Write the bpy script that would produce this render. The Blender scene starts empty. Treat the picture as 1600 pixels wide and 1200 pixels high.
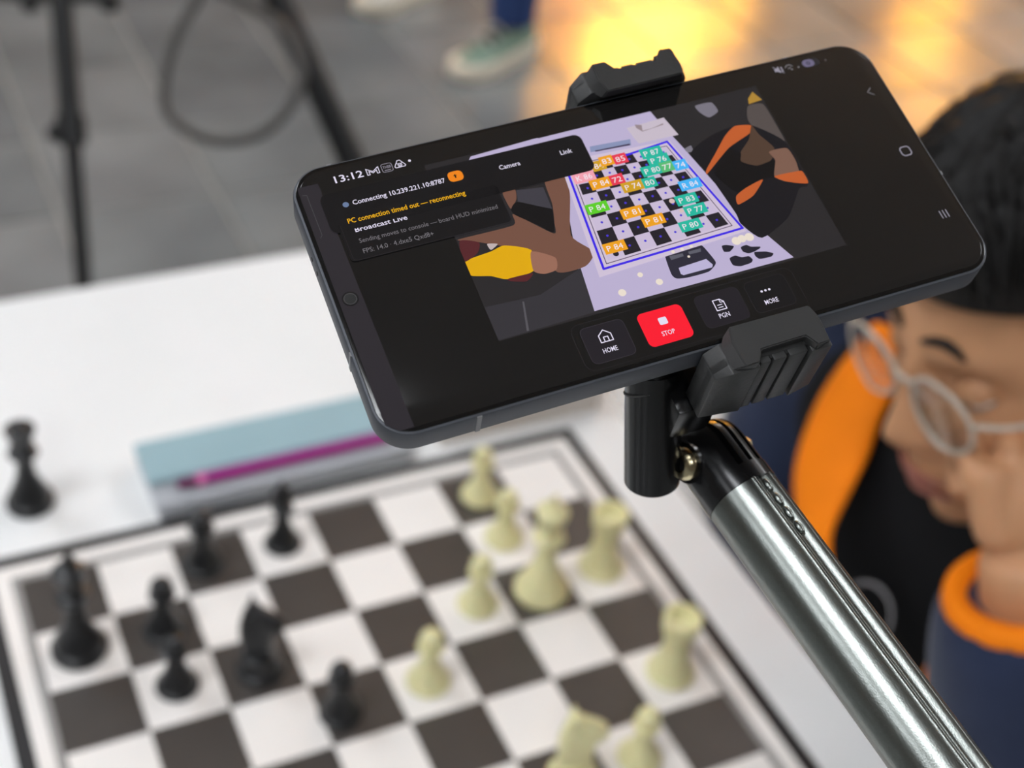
import bpy, bmesh, math, random
from mathutils import Vector, Matrix, noise
random.seed(7)
S = bpy.context.scene
COL = S.collection
PI = math.pi

# ------------------------------------------------------------------ camera, world, lights, exposure
cam = bpy.data.cameras.new('camera')
cam_ob = bpy.data.objects.new('camera', cam)
COL.objects.link(cam_ob)
cam.sensor_width = 36.0
cam.lens = 49.5
cam.clip_start = 0.02
cam.clip_end = 100
CAM_ROWS = ((0.9024984, -0.4204765, 0.0932529), (-0.1935611, -0.5893976, -0.7843115), (0.3847475, 0.6897898, -0.6133183))
CAM_LOC = Vector((-0.24023, -0.50975, 1.46434))
_r, _d, _f = (Vector(v) for v in CAM_ROWS)
_m = Matrix((_r, -_d, -_f)).transposed().to_4x4()
_m.translation = CAM_LOC
cam_ob.matrix_world = _m
cam.dof.use_dof = True
cam.dof.focus_distance = 0.338
cam.dof.aperture_fstop = 9.6
cam.dof.aperture_blades = 0
S.camera = cam_ob

S.view_settings.view_transform = 'Standard'
S.view_settings.look = 'None'
S.view_settings.exposure = 0.0
S.view_settings.gamma = 1.0
S.view_settings.use_curve_mapping = False

world = bpy.data.worlds.new('hall_air')
S.world = world
world.use_nodes = True
world.node_tree.nodes['Background'].inputs[0].default_value = (0.95, 0.97, 1.0, 1)
world.node_tree.nodes['Background'].inputs[1].default_value = 0.55

LAMP_STRENGTH = 15.2
WARM_STRENGTH = 60.0

# ------------------------------------------------------------------ helpers
def lin(c):
    return tuple((v / 12.92 if v <= 0.04045 else ((v + 0.055) / 1.055) ** 2.4) for v in (x / 255 for x in c))

MATS = {}
def mat(name, rgb, rough=0.5, metal=0.0, spec=0.5, var=0.0, scale=20.0, bump=0.0, bscale=200.0, emit=None, coat=0.0, stretch=None, sheen=0.0, sss=0.0):
    """procedural principled material; rgb in 0-255 sRGB"""
    if name in MATS: return MATS[name]
    m = bpy.data.materials.new(name); m.use_nodes = True
    nt = m.node_tree; b = nt.nodes['Principled BSDF']
    c = lin(rgb)
    b.inputs['Base Color'].default_value = (*c, 1)
    b.inputs['Roughness'].default_value = rough
    b.inputs['Metallic'].default_value = metal
    b.inputs['Specular IOR Level'].default_value = spec
    if coat: b.inputs['Coat Weight'].default_value = coat; b.inputs['Coat Roughness'].default_value = 0.06
    if sheen: b.inputs['Sheen Weight'].default_value = sheen
    if sss:
        b.inputs['Subsurface Weight'].default_value = sss
        b.inputs['Subsurface Radius'].default_value = (0.008, 0.003, 0.0015)
    if emit:
        b.inputs['Emission Color'].default_value = (*lin(emit[0]), 1)
        b.inputs['Emission Strength'].default_value = emit[1]
    if var or bump:
        tc = nt.nodes.new('ShaderNodeTexCoord'); mp = nt.nodes.new('ShaderNodeMapping')
        nt.links.new(tc.outputs['Object'], mp.inputs['Vector'])
        if stretch: mp.inputs['Scale'].default_value = stretch
    if var:
        n = nt.nodes.new('ShaderNodeTexNoise'); n.inputs['Scale'].default_value = scale; n.inputs['Detail'].default_value = 5
        nt.links.new(mp.outputs['Vector'], n.inputs['Vector'])
        r = nt.nodes.new('ShaderNodeValToRGB')
        r.color_ramp.elements[0].position = 0.3; r.color_ramp.elements[1].position = 0.7
        r.color_ramp.elements[0].color = (*[v * (1 - var) for v in c], 1)
        r.color_ramp.elements[1].color = (*[min(1, v * (1 + var)) for v in c], 1)
        nt.links.new(n.outputs['Fac'], r.inputs['Fac']); nt.links.new(r.outputs['Color'], b.inputs['Base Color'])
    if bump:
        n2 = nt.nodes.new('ShaderNodeTexNoise'); n2.inputs['Scale'].default_value = bscale; n2.inputs['Detail'].default_value = 3
        nt.links.new(mp.outputs['Vector'], n2.inputs['Vector'])
        bp = nt.nodes.new('ShaderNodeBump'); bp.inputs['Strength'].default_value = bump; bp.inputs['Distance'].default_value = 0.002
        nt.links.new(n2.outputs['Fac'], bp.inputs['Height']); nt.links.new(bp.outputs['Normal'], b.inputs['Normal'])
    MATS[name] = m
    return m

def obj(name, bm, m=None, parent=None, smooth=False, angle=None):
    if isinstance(bm, bmesh.types.BMesh):
        me = bpy.data.meshes.new(name)
        bmesh.ops.recalc_face_normals(bm, faces=bm.faces[:])
        bm.to_mesh(me); bm.free()
    else:
        me = bm; me.name = name
    if m is not None and not me.materials:
        for x in (m if isinstance(m, (list, tuple)) else [m]): me.materials.append(x)
    if smooth:
        me.polygons.foreach_set('use_smooth', [True] * len(me.polygons))
        if angle is not None: me.set_sharp_from_angle(angle=math.radians(angle))
    o = bpy.data.objects.new(name, me); COL.objects.link(o)
    if parent is not None: o.parent = parent
    return o

def tag(o, label, cat, group=None):
    o['label'] = label; o['category'] = cat
    if group: o['group'] = group
    return o

def thing(name, label, cat, loc=(0, 0, 0), rz=0.0, group=None):
    o = bpy.data.objects.new(name, None); COL.objects.link(o)
    o.empty_display_size = 0.02
    o.location = loc; o.rotation_euler = (0, 0, rz)
    return tag(o, label, cat, group)

def struct(o):
    o['kind'] = 'structure'; return o

def box(bm, c, s, bev=0.0, rot=None, seg=2):
    mt = Matrix.Translation(c)
    if rot is not None: mt = mt @ (rot.to_4x4() if isinstance(rot, Matrix) else rot.to_matrix().to_4x4())
    r = bmesh.ops.create_cube(bm, size=1.0, matrix=mt @ Matrix.Diagonal((*s, 1)))
    if bev:
        es = list({e for v in r['verts'] for e in v.link_edges})
        bmesh.ops.bevel(bm, geom=es, offset=bev, segments=seg, profile=0.5, affect='EDGES')
    return bm

def cyl(bm, a, b, r1, r2=None, n=24, cap=True):
    a = Vector(a); b = Vector(b); d = b - a
    q = d.to_track_quat('Z', 'Y').to_matrix().to_4x4()
    q.translation = (a + b) / 2
    bmesh.ops.create_cone(bm, cap_ends=cap, segments=n, radius1=r1, radius2=r1 if r2 is None else r2, depth=d.length, matrix=q)
    return bm

def ball(bm, c, r, s=(1, 1, 1), rot=None, u=20, v=12):
    mt = Matrix.Translation(c)
    if rot is not None: mt = mt @ rot
    bmesh.ops.create_uvsphere(bm, u_segments=u, v_segments=v, radius=r, matrix=mt @ Matrix.Diagonal((*s, 1)))
    return bm

def lathe(bm, prof, n=28, close=True):
    """prof: list of (radius, z)"""
    rings = []
    for r, z in prof:
        if r < 1e-6: rings.append([bm.verts.new((0, 0, z))])
        else: rings.append([bm.verts.new((r * math.cos(2 * PI * k / n), r * math.sin(2 * PI * k / n), z)) for k in range(n)])
    for A, B in zip(rings, rings[1:]):
        for k in range(n):
            k2 = (k + 1) % n
            if len(A) == 1 and len(B) == 1: continue
            if len(A) == 1: bm.faces.new((A[0], B[k], B[k2]))
            elif len(B) == 1: bm.faces.new((A[k], A[k2], B[0]))
            else: bm.faces.new((A[k], A[k2], B[k2], B[k]))
    for R in (rings[0], rings[-1]):
        if len(R) > 1: bm.faces.new(R)
    return bm

def prism(bm, pts, z0, z1, bev=0.0):
    lo = [bm.verts.new((x, y, z0)) for x, y in pts]; hi = [bm.verts.new((x, y, z1)) for x, y in pts]
    n = len(pts); fs = [bm.faces.new(lo), bm.faces.new(hi)]
    for k in range(n): fs.append(bm.faces.new((lo[k], lo[(k + 1) % n], hi[(k + 1) % n], hi[k])))
    if bev:
        bmesh.ops.recalc_face_normals(bm, faces=fs)
        es = list({e for f in fs for e in f.edges if len(e.link_faces) == 2 and e.calc_face_angle(0) > 0.35})
        bmesh.ops.bevel(bm, geom=es, offset=bev, segments=2, profile=0.5, affect='EDGES')
    return bm

def smooth_path(pts, sub=6):
    P = [Vector(p) for p in pts]; out = []
    for i in range(len(P) - 1):
        p0 = P[max(i - 1, 0)]; p1 = P[i]; p2 = P[i + 1]; p3 = P[min(i + 2, len(P) - 1)]
        for k in range(sub):
            t = k / sub
            out.append(0.5 * ((2 * p1) + (p2 - p0) * t + (2 * p0 - 5 * p1 + 4 * p2 - p3) * t * t + (3 * p1 - p0 - 3 * p2 + p3) * t ** 3))
    out.append(P[-1]); return out

def tube(bm, pts, rad, n=12, cap=True):
    """swept tube; rad a number or a list per point"""
    P = [Vector(p) for p in pts]
    rings = []; up = None
    for i, p in enumerate(P):
        d = (P[min(i + 1, len(P) - 1)] - P[max(i - 1, 0)]).normalized()
        if up is None:
            up = Vector((0, 0, 1)) if abs(d.z) < 0.9 else Vector((0, 1, 0))
        s = d.cross(up).normalized(); up = s.cross(d).normalized()
        r = rad[i] if isinstance(rad, (list, tuple)) else rad
        rings.append([bm.verts.new(p + (s * math.cos(2 * PI * k / n) + up * math.sin(2 * PI * k / n)) * r) for k in range(n)])
    for A, B in zip(rings, rings[1:]):
        for k in range(n): bm.faces.new((A[k], A[(k + 1) % n], B[(k + 1) % n], B[k]))
    if cap: bm.faces.new(rings[0]); bm.faces.new(rings[-1])
    return bm

def loft(bm, rings, cap=True, closed=True):
    R = [[bm.verts.new(p) for p in r] for r in rings]
    n = len(R[0])
    for A, B in zip(R, R[1:]):
        for k in range(n if closed else n - 1): bm.faces.new((A[k], A[(k + 1) % n], B[(k + 1) % n], B[k]))
    if cap: bm.faces.new(R[0]); bm.faces.new(R[-1])
    return bm

def rrect(x0, y0, x1, y1, r, n=6):
    pts = []
    for cx, cy, a in ((x1 - r, y1 - r, 0), (x0 + r, y1 - r, 90), (x0 + r, y0 + r, 180), (x1 - r, y0 + r, 270)):
        for k in range(n + 1):
            t = math.radians(a + 90 * k / n); pts.append((cx + r * math.cos(t), cy + r * math.sin(t)))
    return pts

def evaluated(o):
    dg = bpy.context.evaluated_depsgraph_get()
    return bpy.data.meshes.new_from_object(o.evaluated_get(dg))

def skin_bm(chains, sub=1):
    """chains: list of lists of (pos, radius); grows one skinned surface per chain, returns one bmesh"""
    out = bmesh.new()
    for ch in chains:
        me = bpy.data.meshes.new('t')
        me.from_pydata([tuple(p) for p, r in ch], [(i, i + 1) for i in range(len(ch) - 1)], [])
        o = bpy.data.objects.new('t', me); COL.objects.link(o)
        sk = o.modifiers.new('s', 'SKIN'); sk.use_smooth_shade = True
        for v, (p, r) in zip(me.skin_vertices[0].data, ch): v.radius = (r, r) if not isinstance(r, tuple) else r
        me.skin_vertices[0].data[0].use_root = True
        sb = o.modifiers.new('u', 'SUBSURF'); sb.levels = sub; sb.render_levels = sub
        bpy.context.view_layer.update()
        ev = evaluated(o); out.from_mesh(ev)
        bpy.data.objects.remove(o); bpy.data.meshes.remove(me); bpy.data.meshes.remove(ev)
    return out

def remeshed(bm, voxel, smooth=2, it=0.5):
    """one continuous surface out of overlapping closed volumes"""
    me = bpy.data.meshes.new('t'); bmesh.ops.recalc_face_normals(bm, faces=bm.faces[:]); bm.to_mesh(me); bm.free()
    o = bpy.data.objects.new('t', me); COL.objects.link(o)
    r = o.modifiers.new('r', 'REMESH'); r.mode = 'VOXEL'; r.voxel_size = voxel; r.use_smooth_shade = True
    if smooth:
        s = o.modifiers.new('s', 'SMOOTH'); s.factor = it; s.iterations = smooth
    bpy.context.view_layer.update()
    ev = evaluated(o)
    bpy.data.objects.remove(o); bpy.data.meshes.remove(me)
    return ev

def copy_tree(o, parent=None):
    c = o.copy(); COL.objects.link(c)
    if parent is not None: c.parent = parent
    for ch in list(o.children): copy_tree(ch, c)
    return c

# ------------------------------------------------------------------ the hall: floor with its tiles, ceiling, far wall
m_grout = mat('grout', (146, 142, 136), 0.5, var=0.12, scale=9)
m_tile = mat('slate_tile', (123, 124, 123), 0.20, spec=0.62, var=0.22, scale=3.2, bump=0.10, bscale=26)
m_tile_b = mat('slate_tile_pale', (129, 129, 128), 0.19, spec=0.62, var=0.2, scale=3.0, bump=0.10, bscale=24)
m_tile_c = mat('slate_tile_dark', (115, 116, 116), 0.20, spec=0.62, var=0.22, scale=3.6, bump=0.10, bscale=28)
bm = bmesh.new(); box(bm, (0, 0, -0.054), (26, 26, 0.1))
floor = struct(obj('floor', bm, m_grout))
PITCH, JOINT = 0.303, 0.009
tile_meshes = []
for k, mm in enumerate((m_tile, m_tile_b, m_tile_c)):
    bm = bmesh.new(); box(bm, (0, 0, -0.004), (PITCH - JOINT, PITCH - JOINT, 0.008), 0.0015, seg=1)
    me = bpy.data.meshes.new('tile'); bmesh.ops.recalc_face_normals(bm, faces=bm.faces[:]); bm.to_mesh(me); bm.free(); me.materials.append(mm)
    tile_meshes.append(me)
rng = random.Random(3)
far = bmesh.new()
def tile_centre(i, j): return 0.075 + PITCH * (i + 0.5), 1.877 + PITCH * (j + 0.5)
for i in range(-30, 36):
    for j in range(-30, 30):
        x, y = tile_centre(i, j)
        k = rng.choice((0, 0, 1, 2))
        if -3 <= i <= 10 and -5 <= j <= 4:
            o = bpy.data.objects.new('tile', tile_meshes[k]); COL.objects.link(o); o.parent = floor
            o.location = (x, y, 0); o.rotation_euler = (0, 0, rng.choice((0, PI / 2, PI, 3 * PI / 2)))
        else:
            c = (x, y, 0); h = (PITCH - JOINT) / 2
            vs = [far.verts.new((x + sx * h, y + sy * h, z)) for z in (-0.006, 0) for sx, sy in ((-1, -1), (1, -1), (1, 1), (-1, 1))]
            far.faces.new(vs[4:8])
            for a in range(4): far.faces.new((vs[a], vs[(a + 1) % 4], vs[4 + (a + 1) % 4], vs[4 + a]))
ft = obj('distant_tiles', far, m_tile, floor); ft['kind'] = 'stuff'

m_ceil = mat('ceiling_paint', (205, 206, 208), 0.9, var=0.05, scale=2)
bm = bmesh.new(); box(bm, (0, 0, 4.65), (26, 26, 0.1))
struct(obj('ceiling', bm, m_ceil))
m_wall = mat('far_wall_paint', (128, 122, 116), 0.85, var=0.06, scale=2)
bm = bmesh.new(); box(bm, (0, 10.05, 2.3), (26, 0.1, 4.6))
struct(obj('wall_back', bm, m_wall))
bm = bmesh.new(); box(bm, (-9.05, 0, 2.3), (0.1, 20, 4.6))
struct(obj('wall_left', bm, m_wall))
bm = bmesh.new(); box(bm, (1, -8.05, 2.3), (20, 0.1, 4.6))
struct(obj('wall_front', bm, m_wall))
bm = bmesh.new(); box(bm, (11.05, 0, 2.3), (0.1, 20, 4.6))
struct(obj('wall_right', bm, m_wall))

m_lampframe = mat('lamp_frame', (215, 215, 215), 0.5)
m_lamp = mat('lamp_diffuser', (250, 250, 250), 0.6, emit=((246, 250, 255), LAMP_STRENGTH))
lamp0 = None
ROW = ('nearest the photographer', 'second from the photographer', 'third from the photographer', 'farthest, over the lit stand')
COLUMN = ('outermost left', 'inner left', 'inner right', 'outermost right')
for ci, cx in enumerate((-5.3, -1.9, 4.6, 8.0)):
    for cj, cy in enumerate((-3.7, -0.55, 2.6, 5.75)):
        if lamp0 is None:
            lamp0 = thing('ceiling_light', 'square white light panel in the hall ceiling', 'light', (cx, cy, 4.6), group='ceiling light panels')
            bm = bmesh.new()
            for sx, sy, w, d in ((0, .63, 1.3, .04), (0, -.63, 1.3, .04), (.63, 0, .04, 1.22), (-.63, 0, .04, 1.22)): box(bm, (sx, sy, -0.03), (w, d, 0.06))
            obj('frame', bm, m_lampframe, lamp0)
            bm = bmesh.new(); box(bm, (0, 0, -0.025), (1.22, 1.22, 0.03)); obj('diffuser', bm, m_lamp, lamp0)
            o = lamp0
        else:
            o = copy_tree(lamp0)
        o.location = (cx, cy, 4.6)
        o['label'] = 'square ceiling light, %s column, row %s' % (COLUMN[ci], ROW[cj])

# warm lit display stand across the hall, mirrored in the polished floor
m_booth = mat('booth_panel', (176, 132, 76), 0.6, var=0.08, scale=3)
m_warm = mat('warm_light', (255, 190, 80), 0.5, emit=((255, 188, 72), WARM_STRENGTH))
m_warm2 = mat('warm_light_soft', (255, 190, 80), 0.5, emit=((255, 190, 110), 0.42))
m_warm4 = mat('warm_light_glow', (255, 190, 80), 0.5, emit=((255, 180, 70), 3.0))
m_warm3 = mat('warm_light_mid', (255, 190, 80), 0.5, emit=((255, 180, 44), 20.0))
bt = thing('lit_display_stand', 'warm yellow lit display stand across the hall', 'stand', (0, 0, 0))
bm = bmesh.new()
box(bm, (5.6, 5.85, 2.15), (5.4, 0.12, 4.3)); box(bm, (5.6, 5.4, 0.05), (5.4, 0.9, 0.1))
obj('back_panel', bm, m_booth, bt)
def warm_panel(x, z, w, h, mm, nm):
    b = bmesh.new(); box(b, (x, 5.765 if nm == 'lit_panel' else 5.725, z), (w, 0.05, h), 0.01); return obj(nm, b, mm, bt)
warm_panel(3.80, 1.88, 0.66, 0.26, m_warm, 'lamp')
warm_panel(5.85, 1.98, 0.45, 0.42, m_warm3, 'lamp')
warm_panel(6.2, 2.55, 0.50, 0.20, m_warm3, 'lamp')
warm_panel(4.35, 1.62, 0.20, 0.40, m_warm3, 'lamp')
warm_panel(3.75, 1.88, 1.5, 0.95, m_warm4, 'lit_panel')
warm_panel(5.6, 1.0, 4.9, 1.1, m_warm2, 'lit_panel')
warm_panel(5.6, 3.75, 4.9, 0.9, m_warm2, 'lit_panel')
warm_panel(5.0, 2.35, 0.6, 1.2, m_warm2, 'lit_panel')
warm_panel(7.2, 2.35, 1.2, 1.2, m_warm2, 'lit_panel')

# ------------------------------------------------------------------ table
m_table = mat('white_marble_top', (232, 232, 231), 0.32, spec=0.45, var=0.035, scale=4.5)
m_edge = mat('table_edge', (190, 190, 192), 0.45)
m_leg = mat('table_leg_metal', (60, 60, 62), 0.4, metal=0.6)
table = thing('table', 'white marble-topped table carrying the chess board', 'table')
TX0, TX1, TY0, TY1 = -0.36, 0.277, -0.72, 0.534
bm = bmesh.new(); box(bm, ((TX0 + TX1) / 2, (TY0 + TY1) / 2, 0.739), (TX1 - TX0, TY1 - TY0, 0.022), 0.0025); obj('table_top', bm, m_table, table)
bm = bmesh.new(); box(bm, ((TX0 + TX1) / 2, (TY0 + TY1) / 2, 0.705), (TX1 - TX0 - 0.08, TY1 - TY0 - 0.08, 0.046)); obj('apron', bm, m_edge, table)
for sx in (TX0 + 0.07, TX1 - 0.07):
    for sy in (TY0 + 0.07, TY1 - 0.07):
        bm = bmesh.new(); box(bm, (sx, sy, 0.341), (0.035, 0.035, 0.682), 0.003); obj('leg', bm, m_leg, table)

# ------------------------------------------------------------------ chess board
m_rim = mat('board_rim', (30, 29, 30), 0.5, var=0.1)
m_margin = mat('board_white', (236, 231, 226), 0.3, spec=0.5, var=0.015, scale=8)
m_line = mat('board_grey_line', (150, 147, 144), 0.4)
m_white = mat('white_square', (238, 233, 228), 0.28, spec=0.5, var=0.015, scale=10)
m_black = mat('black_square', (68, 63, 60), 0.30, spec=0.9, var=0.12, scale=14)
Z = 0.75
board = thing('chess_board', 'large black and white chess board lying on white table', 'board', (0, 0, Z))
bm = bmesh.new(); box(bm, (0, 0, 0.0008), (0.4550, 0.4550, 0.0016), 0.0004, seg=1); obj('rim', bm, m_rim, board)
bm = bmesh.new()
for k in range(4):
    r = Matrix.Rotation(k * PI / 2, 4, 'Z')
    c = r @ Vector((0, 0.21125, 0.0009)); box(bm, c, (0.4335, 0.0105, 0.0018), rot=r.to_3x3()) if k % 2 == 0 else box(bm, c, (0.412, 0.0105, 0.0018), rot=r.to_3x3())
obj('white_margin', bm, m_margin, board)
for k in range(4):
    r = Matrix.Rotation(k * PI / 2, 4, 'Z'); bm = bmesh.new()
    box(bm, r @ Vector((0, 0.20325, 0.0009)), (0.4125 if k % 2 == 0 else 0.4005, 0.005, 0.00175), rot=r.to_3x3()); obj('border_line', bm, m_line, board)
sq = []
for mm in (m_white, m_black):
    bm = bmesh.new(); box(bm, (0, 0, 0.0009), (0.05, 0.05, 0.0019)); me = bpy.data.meshes.new('square'); bm.to_mesh(me); bm.free(); me.materials.append(mm); sq.append(me)
for i in range(8):
    for j in range(8):
        o = bpy.data.objects.new('square', sq[1 - (i + j) % 2]); COL.objects.link(o); o.parent = board
        o.location = (-0.175 + 0.05 * i, 0.175 - 0.05 * j, 0)
BZ = Z + 0.0019

# ------------------------------------------------------------------ chess pieces
m_iv = mat('ivory_plastic', (222, 216, 166), 0.42, spec=0.4, var=0.02, scale=60, sss=0.15)
m_bk = mat('black_plastic', (24, 25, 27), 0.33, spec=0.5, var=0.06, scale=60)

def prof_part(prof, s, z0, z1):
    return [(r * s, z * s) for r, z in prof if z0 - 1e-6 <= z <= z1 + 1e-6]

def base_prof(r, h):
    return [(0, 0), (r * 0.95, 0), (r, h * 0.12), (r, h * 0.42), (r * 0.93, h * 0.55), (r * 0.86, h * 0.6), (r * 0.88, h * 0.75), (r * 0.80, h)]

def make_piece(kind, label, loc, white, group, rz=0.0, k=1.0):
    mm = m_iv if white else m_bk
    col = 'white' if white else 'black'
    t = thing(kind, label, 'chess piece', (loc[0], loc[1], loc[2] if len(loc) > 2 else BZ), rz, group)
    def L(nm, prof, n=28):
        b = bmesh.new(); lathe(b, [(r * k * 0.001, z * k * 0.001) for r, z in prof], n); return obj(nm, b, mm, t, True, 50)
    if kind == 'pawn':
        L('base', base_prof(14.2, 7.5))
        L('stem', [(11.4, 7.5), (10.6, 9.5), (8.0, 14), (6.2, 20), (5.3, 27), (5.2, 30.5), (8.3, 32), (8.6, 33), (5.5, 34.2)])
        b = bmesh.new(); ball(b, (0, 0, 0.0395 * k), 0.0074 * k); obj('head', b, mm, t, True)
    elif kind == 'rook':
        L('base', base_prof(16.4, 8.5))
        L('tower', [(13, 8.5), (12.4, 11), (10.4, 18), (9.2, 26), (8.8, 34), (9.2, 37), (10.8, 39), (10.9, 41), (9.8, 42)])
        L('parapet', [(9.6, 42), (12.2, 43.5), (12.6, 52), (12.6, 54), (9.0, 54), (8.6, 49), (0, 48.5)])
    elif kind == 'bishop':
        L('base', base_prof(15.6, 9))
        L('stem', [(12.2, 9), (11, 12), (7.6, 19), (5.6, 28), (5.0, 36), (8.4, 39), (9.2, 40.5), (6.2, 42.5), (5.6, 44), (8.0, 45), (6, 46)])
        L('mitre', [(5.6, 46), (8.0, 50), (8.6, 53), (7.0, 59), (3.4, 64), (1.7, 65.5), (2.6, 67), (2.2, 69), (0, 70)])
    elif kind in ('queen', 'king'):
        R = 19.2 if kind == 'king' else 18.4
        top = 1.0
        L('base', base_prof(R, 13))
        L('stem', [(R * .80, 13), (R * .72, 16), (11.2, 21), (7.6, 30), (6.3, 41), (6.2, 47), (10.6, 50.5), (11.4, 52), (8.2, 54), (7.4, 56), (9.6, 57.5), (7.6, 59)])
        if kind == 'king':
            L('head', [(7.2, 59), (8.2, 64), (10.6, 74), (11.2, 76), (9.0, 78), (4.5, 80.5), (0, 81)])
            b = bmesh.new(); box(b, (0, 0, 0.0852 * k), (0.0032 * k, 0.003 * k, 0.0105 * k), 0.0006); box(b, (0, 0, 0.0865 * k), (0.0090 * k, 0.003 * k, 0.0032 * k), 0.0006); obj('cross', b, mm, t)
        else:
            L('head', [(7.2, 59), (7.8, 63), (10.8, 72), (11.6, 75), (9.4, 75.5), (7.0, 73.5), (4, 76), (0, 77.5)])
            b = bmesh.new(); ball(b, (0, 0, 0.079 * k), 0.0026 * k); obj('finial', b, mm, t, True)
    elif kind == 'knight':
        L('base', base_prof(15.8, 9))
        L('plinth', [(12.4, 9), (11.6, 12), (10.4, 15), (10.8, 17), (9, 18)])
        # horse head in the xz plane, muzzle towards +x
        out = [(-10, 15), (10, 15), (9.4, 20), (8.4, 26), (6.0, 31), (3.4, 35.5), (3.2, 38.5), (6.6, 40.0), (11.5, 40.2), (15.6, 41.5), (17.0, 44.5), (16.2, 48.0), (12.5, 51.2), (7.0, 54.2),
               (1.0, 57.0), (-3.2, 61.0), (-6.6, 59.0), (-9.4, 54), (-11.6, 46), (-12.4, 38), (-12.0, 28), (-11.0, 20)]
        rings = []
        n = len(out); cx = sum(p[0] for p in out) / n; cz = sum(p[1] for p in out) / n
        for y, f in ((-7.2, 0.70), (-5.6, 0.90), (-2.6, 1.0), (2.6, 1.0), (5.6, 0.90), (7.2, 0.70)):
            rings.append([Vector(((cx + (x - cx) * f), y * (1.0 if z < 40 else 0.82), max(15.0, cz + (z - cz) * f))) * 0.001 * k for x, z in out])
        b = bmesh.new(); loft(b, rings); bmesh.ops.triangulate(b, faces=[f for f in b.faces if len(f.verts) > 4]); obj('horse_head', b, mm, t, True, 60)
        for s in (-1, 1):
            b = bmesh.new(); cyl(b, (-0.0052 * k, s * 0.0040 * k, 0.054 * k), (-0.0050 * k, s * 0.0046 * k, 0.0625 * k), 0.0030 * k, 0.0010 * k, 10); obj('ear', b, mm, t, True)
    return t

WG, BG = 'white chess pieces', 'black chess pieces'
make_piece('pawn', 'white pawn in the back row, nearest the phone and the empty corner', (0.126, 0.176), True, WG)
make_piece('pawn', 'white pawn between the back-row white pawn and the white king', (0.124, 0.129), True, WG)
make_piece('king', 'tall white king with cross, beside the farther white rook', (0.127, 0.073), True, WG, rz=0.6)
make_piece('rook', 'farther white rook, right beside the white king', (0.178, 0.079), True, WG)
make_piece('pawn', 'white pawn just left of the white king', (0.080, 0.076), True, WG)
make_piece('pawn', 'white pawn alone near the board centre, facing the black pawns', (0.023, 0.026), True, WG, k=1.03)
make_piece('rook', 'nearer white rook, alone on the right border column', (0.176, -0.023), True, WG)
make_piece('knight', 'white knight with horse head at the bottom edge of the picture', (0.077, -0.074), True, WG, rz=-0.30)
make_piece('pawn', 'white pawn beside the white knight, nearest to the camera', (0.123, -0.076), True, WG)
make_piece('king', 'tall black king on a white square at the left border of the board', (-0.176, 0.128), False, BG, rz=0.5, k=0.95)
make_piece('pawn', 'black pawn in the back row on a dark square beside the black bishop', (-0.083, 0.176), False, BG, k=1.05)
make_piece('bishop', 'black bishop with pointed top in the back row near the purple pen', (-0.026, 0.176), False, BG, k=0.86)
make_piece('pawn', 'black pawn on a dark square directly right of the black king', (-0.122, 0.126), False, BG, k=1.02)
make_piece('pawn', 'black pawn on a white square left of the black knight', (-0.126, 0.078), False, BG, k=0.98)
make_piece('knight', 'black knight with horse head among the black pawns', (-0.074, 0.073), False, BG, rz=-0.50)
make_piece('pawn', 'black pawn farthest forward, on a dark square near the white centre pawn', (-0.038, 0.022), False, BG)
make_piece('queen', 'black queen standing off the board on the white table', (-0.180, 0.276, Z), False, BG, k=0.93)

# ------------------------------------------------------------------ pencil case, pen, paper tray on the table
m_case = mat('pale_blue_plastic', (150, 178, 186), 0.35, var=0.05, scale=14)
m_case2 = mat('clear_grey_plastic', (170, 173, 178), 0.3, var=0.03, scale=20)
case = thing('pencil_case', 'long flat pale blue plastic case on the table behind the board', 'case', (-0.003, 0.260, Z), 0.012)
bm = bmesh.new(); box(bm, (0, 0.003, 0.007), (0.196, 0.068, 0.014), 0.003); obj('tray', bm, m_case2, case)
bm = bmesh.new(); box(bm, (0, 0.014, 0.0168), (0.198, 0.046, 0.006), 0.0025); obj('lid', bm, m_case, case)
m_pen = mat('magenta_plastic', (160, 30, 130), 0.3, var=0.03)
m_pen2 = mat('dark_magenta_tip', (105, 22, 80), 0.35)
m_pen3 = mat('pink_ring', (225, 120, 180), 0.25)
pen = thing('pen', 'magenta pen lying along the front of pale blue case', 'pen', (-0.003, 0.2435, Z + 0.0182), 0.012)
bm = bmesh.new(); cyl(bm, (-0.060, 0, 0), (0.082, 0, 0), 0.0041, n=16); obj('barrel', bm, m_pen, pen, True, 40)
bm = bmesh.new(); cyl(bm, (-0.080, 0, 0), (-0.066, 0, 0), 0.0030, 0.0041, n=16); obj('tip', bm, m_pen2, pen, True, 40)
bm = bmesh.new(); cyl(bm, (-0.066, 0, 0), (-0.060, 0, 0), 0.0043, n=16); obj('ring', bm, m_pen3, pen, True, 40)
m_paper = mat('white_card', (214, 208, 200), 0.6, var=0.03, scale=12)
tray = thing('paper_tray', 'low white card tray at the table end, mostly hidden by the phone', 'tray', (0.19, 0.305, Z))
bm = bmesh.new(); box(bm, (0, 0, 0.0015), (0.14, 0.13, 0.003)); obj('bottom', bm, m_paper, tray)
for x, y, w, d in ((0, .064, .14, .003), (0, -.064, .14, .003), (.069, 0, .003, .125), (-.069, 0, .003, .125)):
    bm = bmesh.new(); box(bm, (x, y, 0.013), (w, d, 0.02)); obj('side', bm, m_paper, tray)

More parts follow.
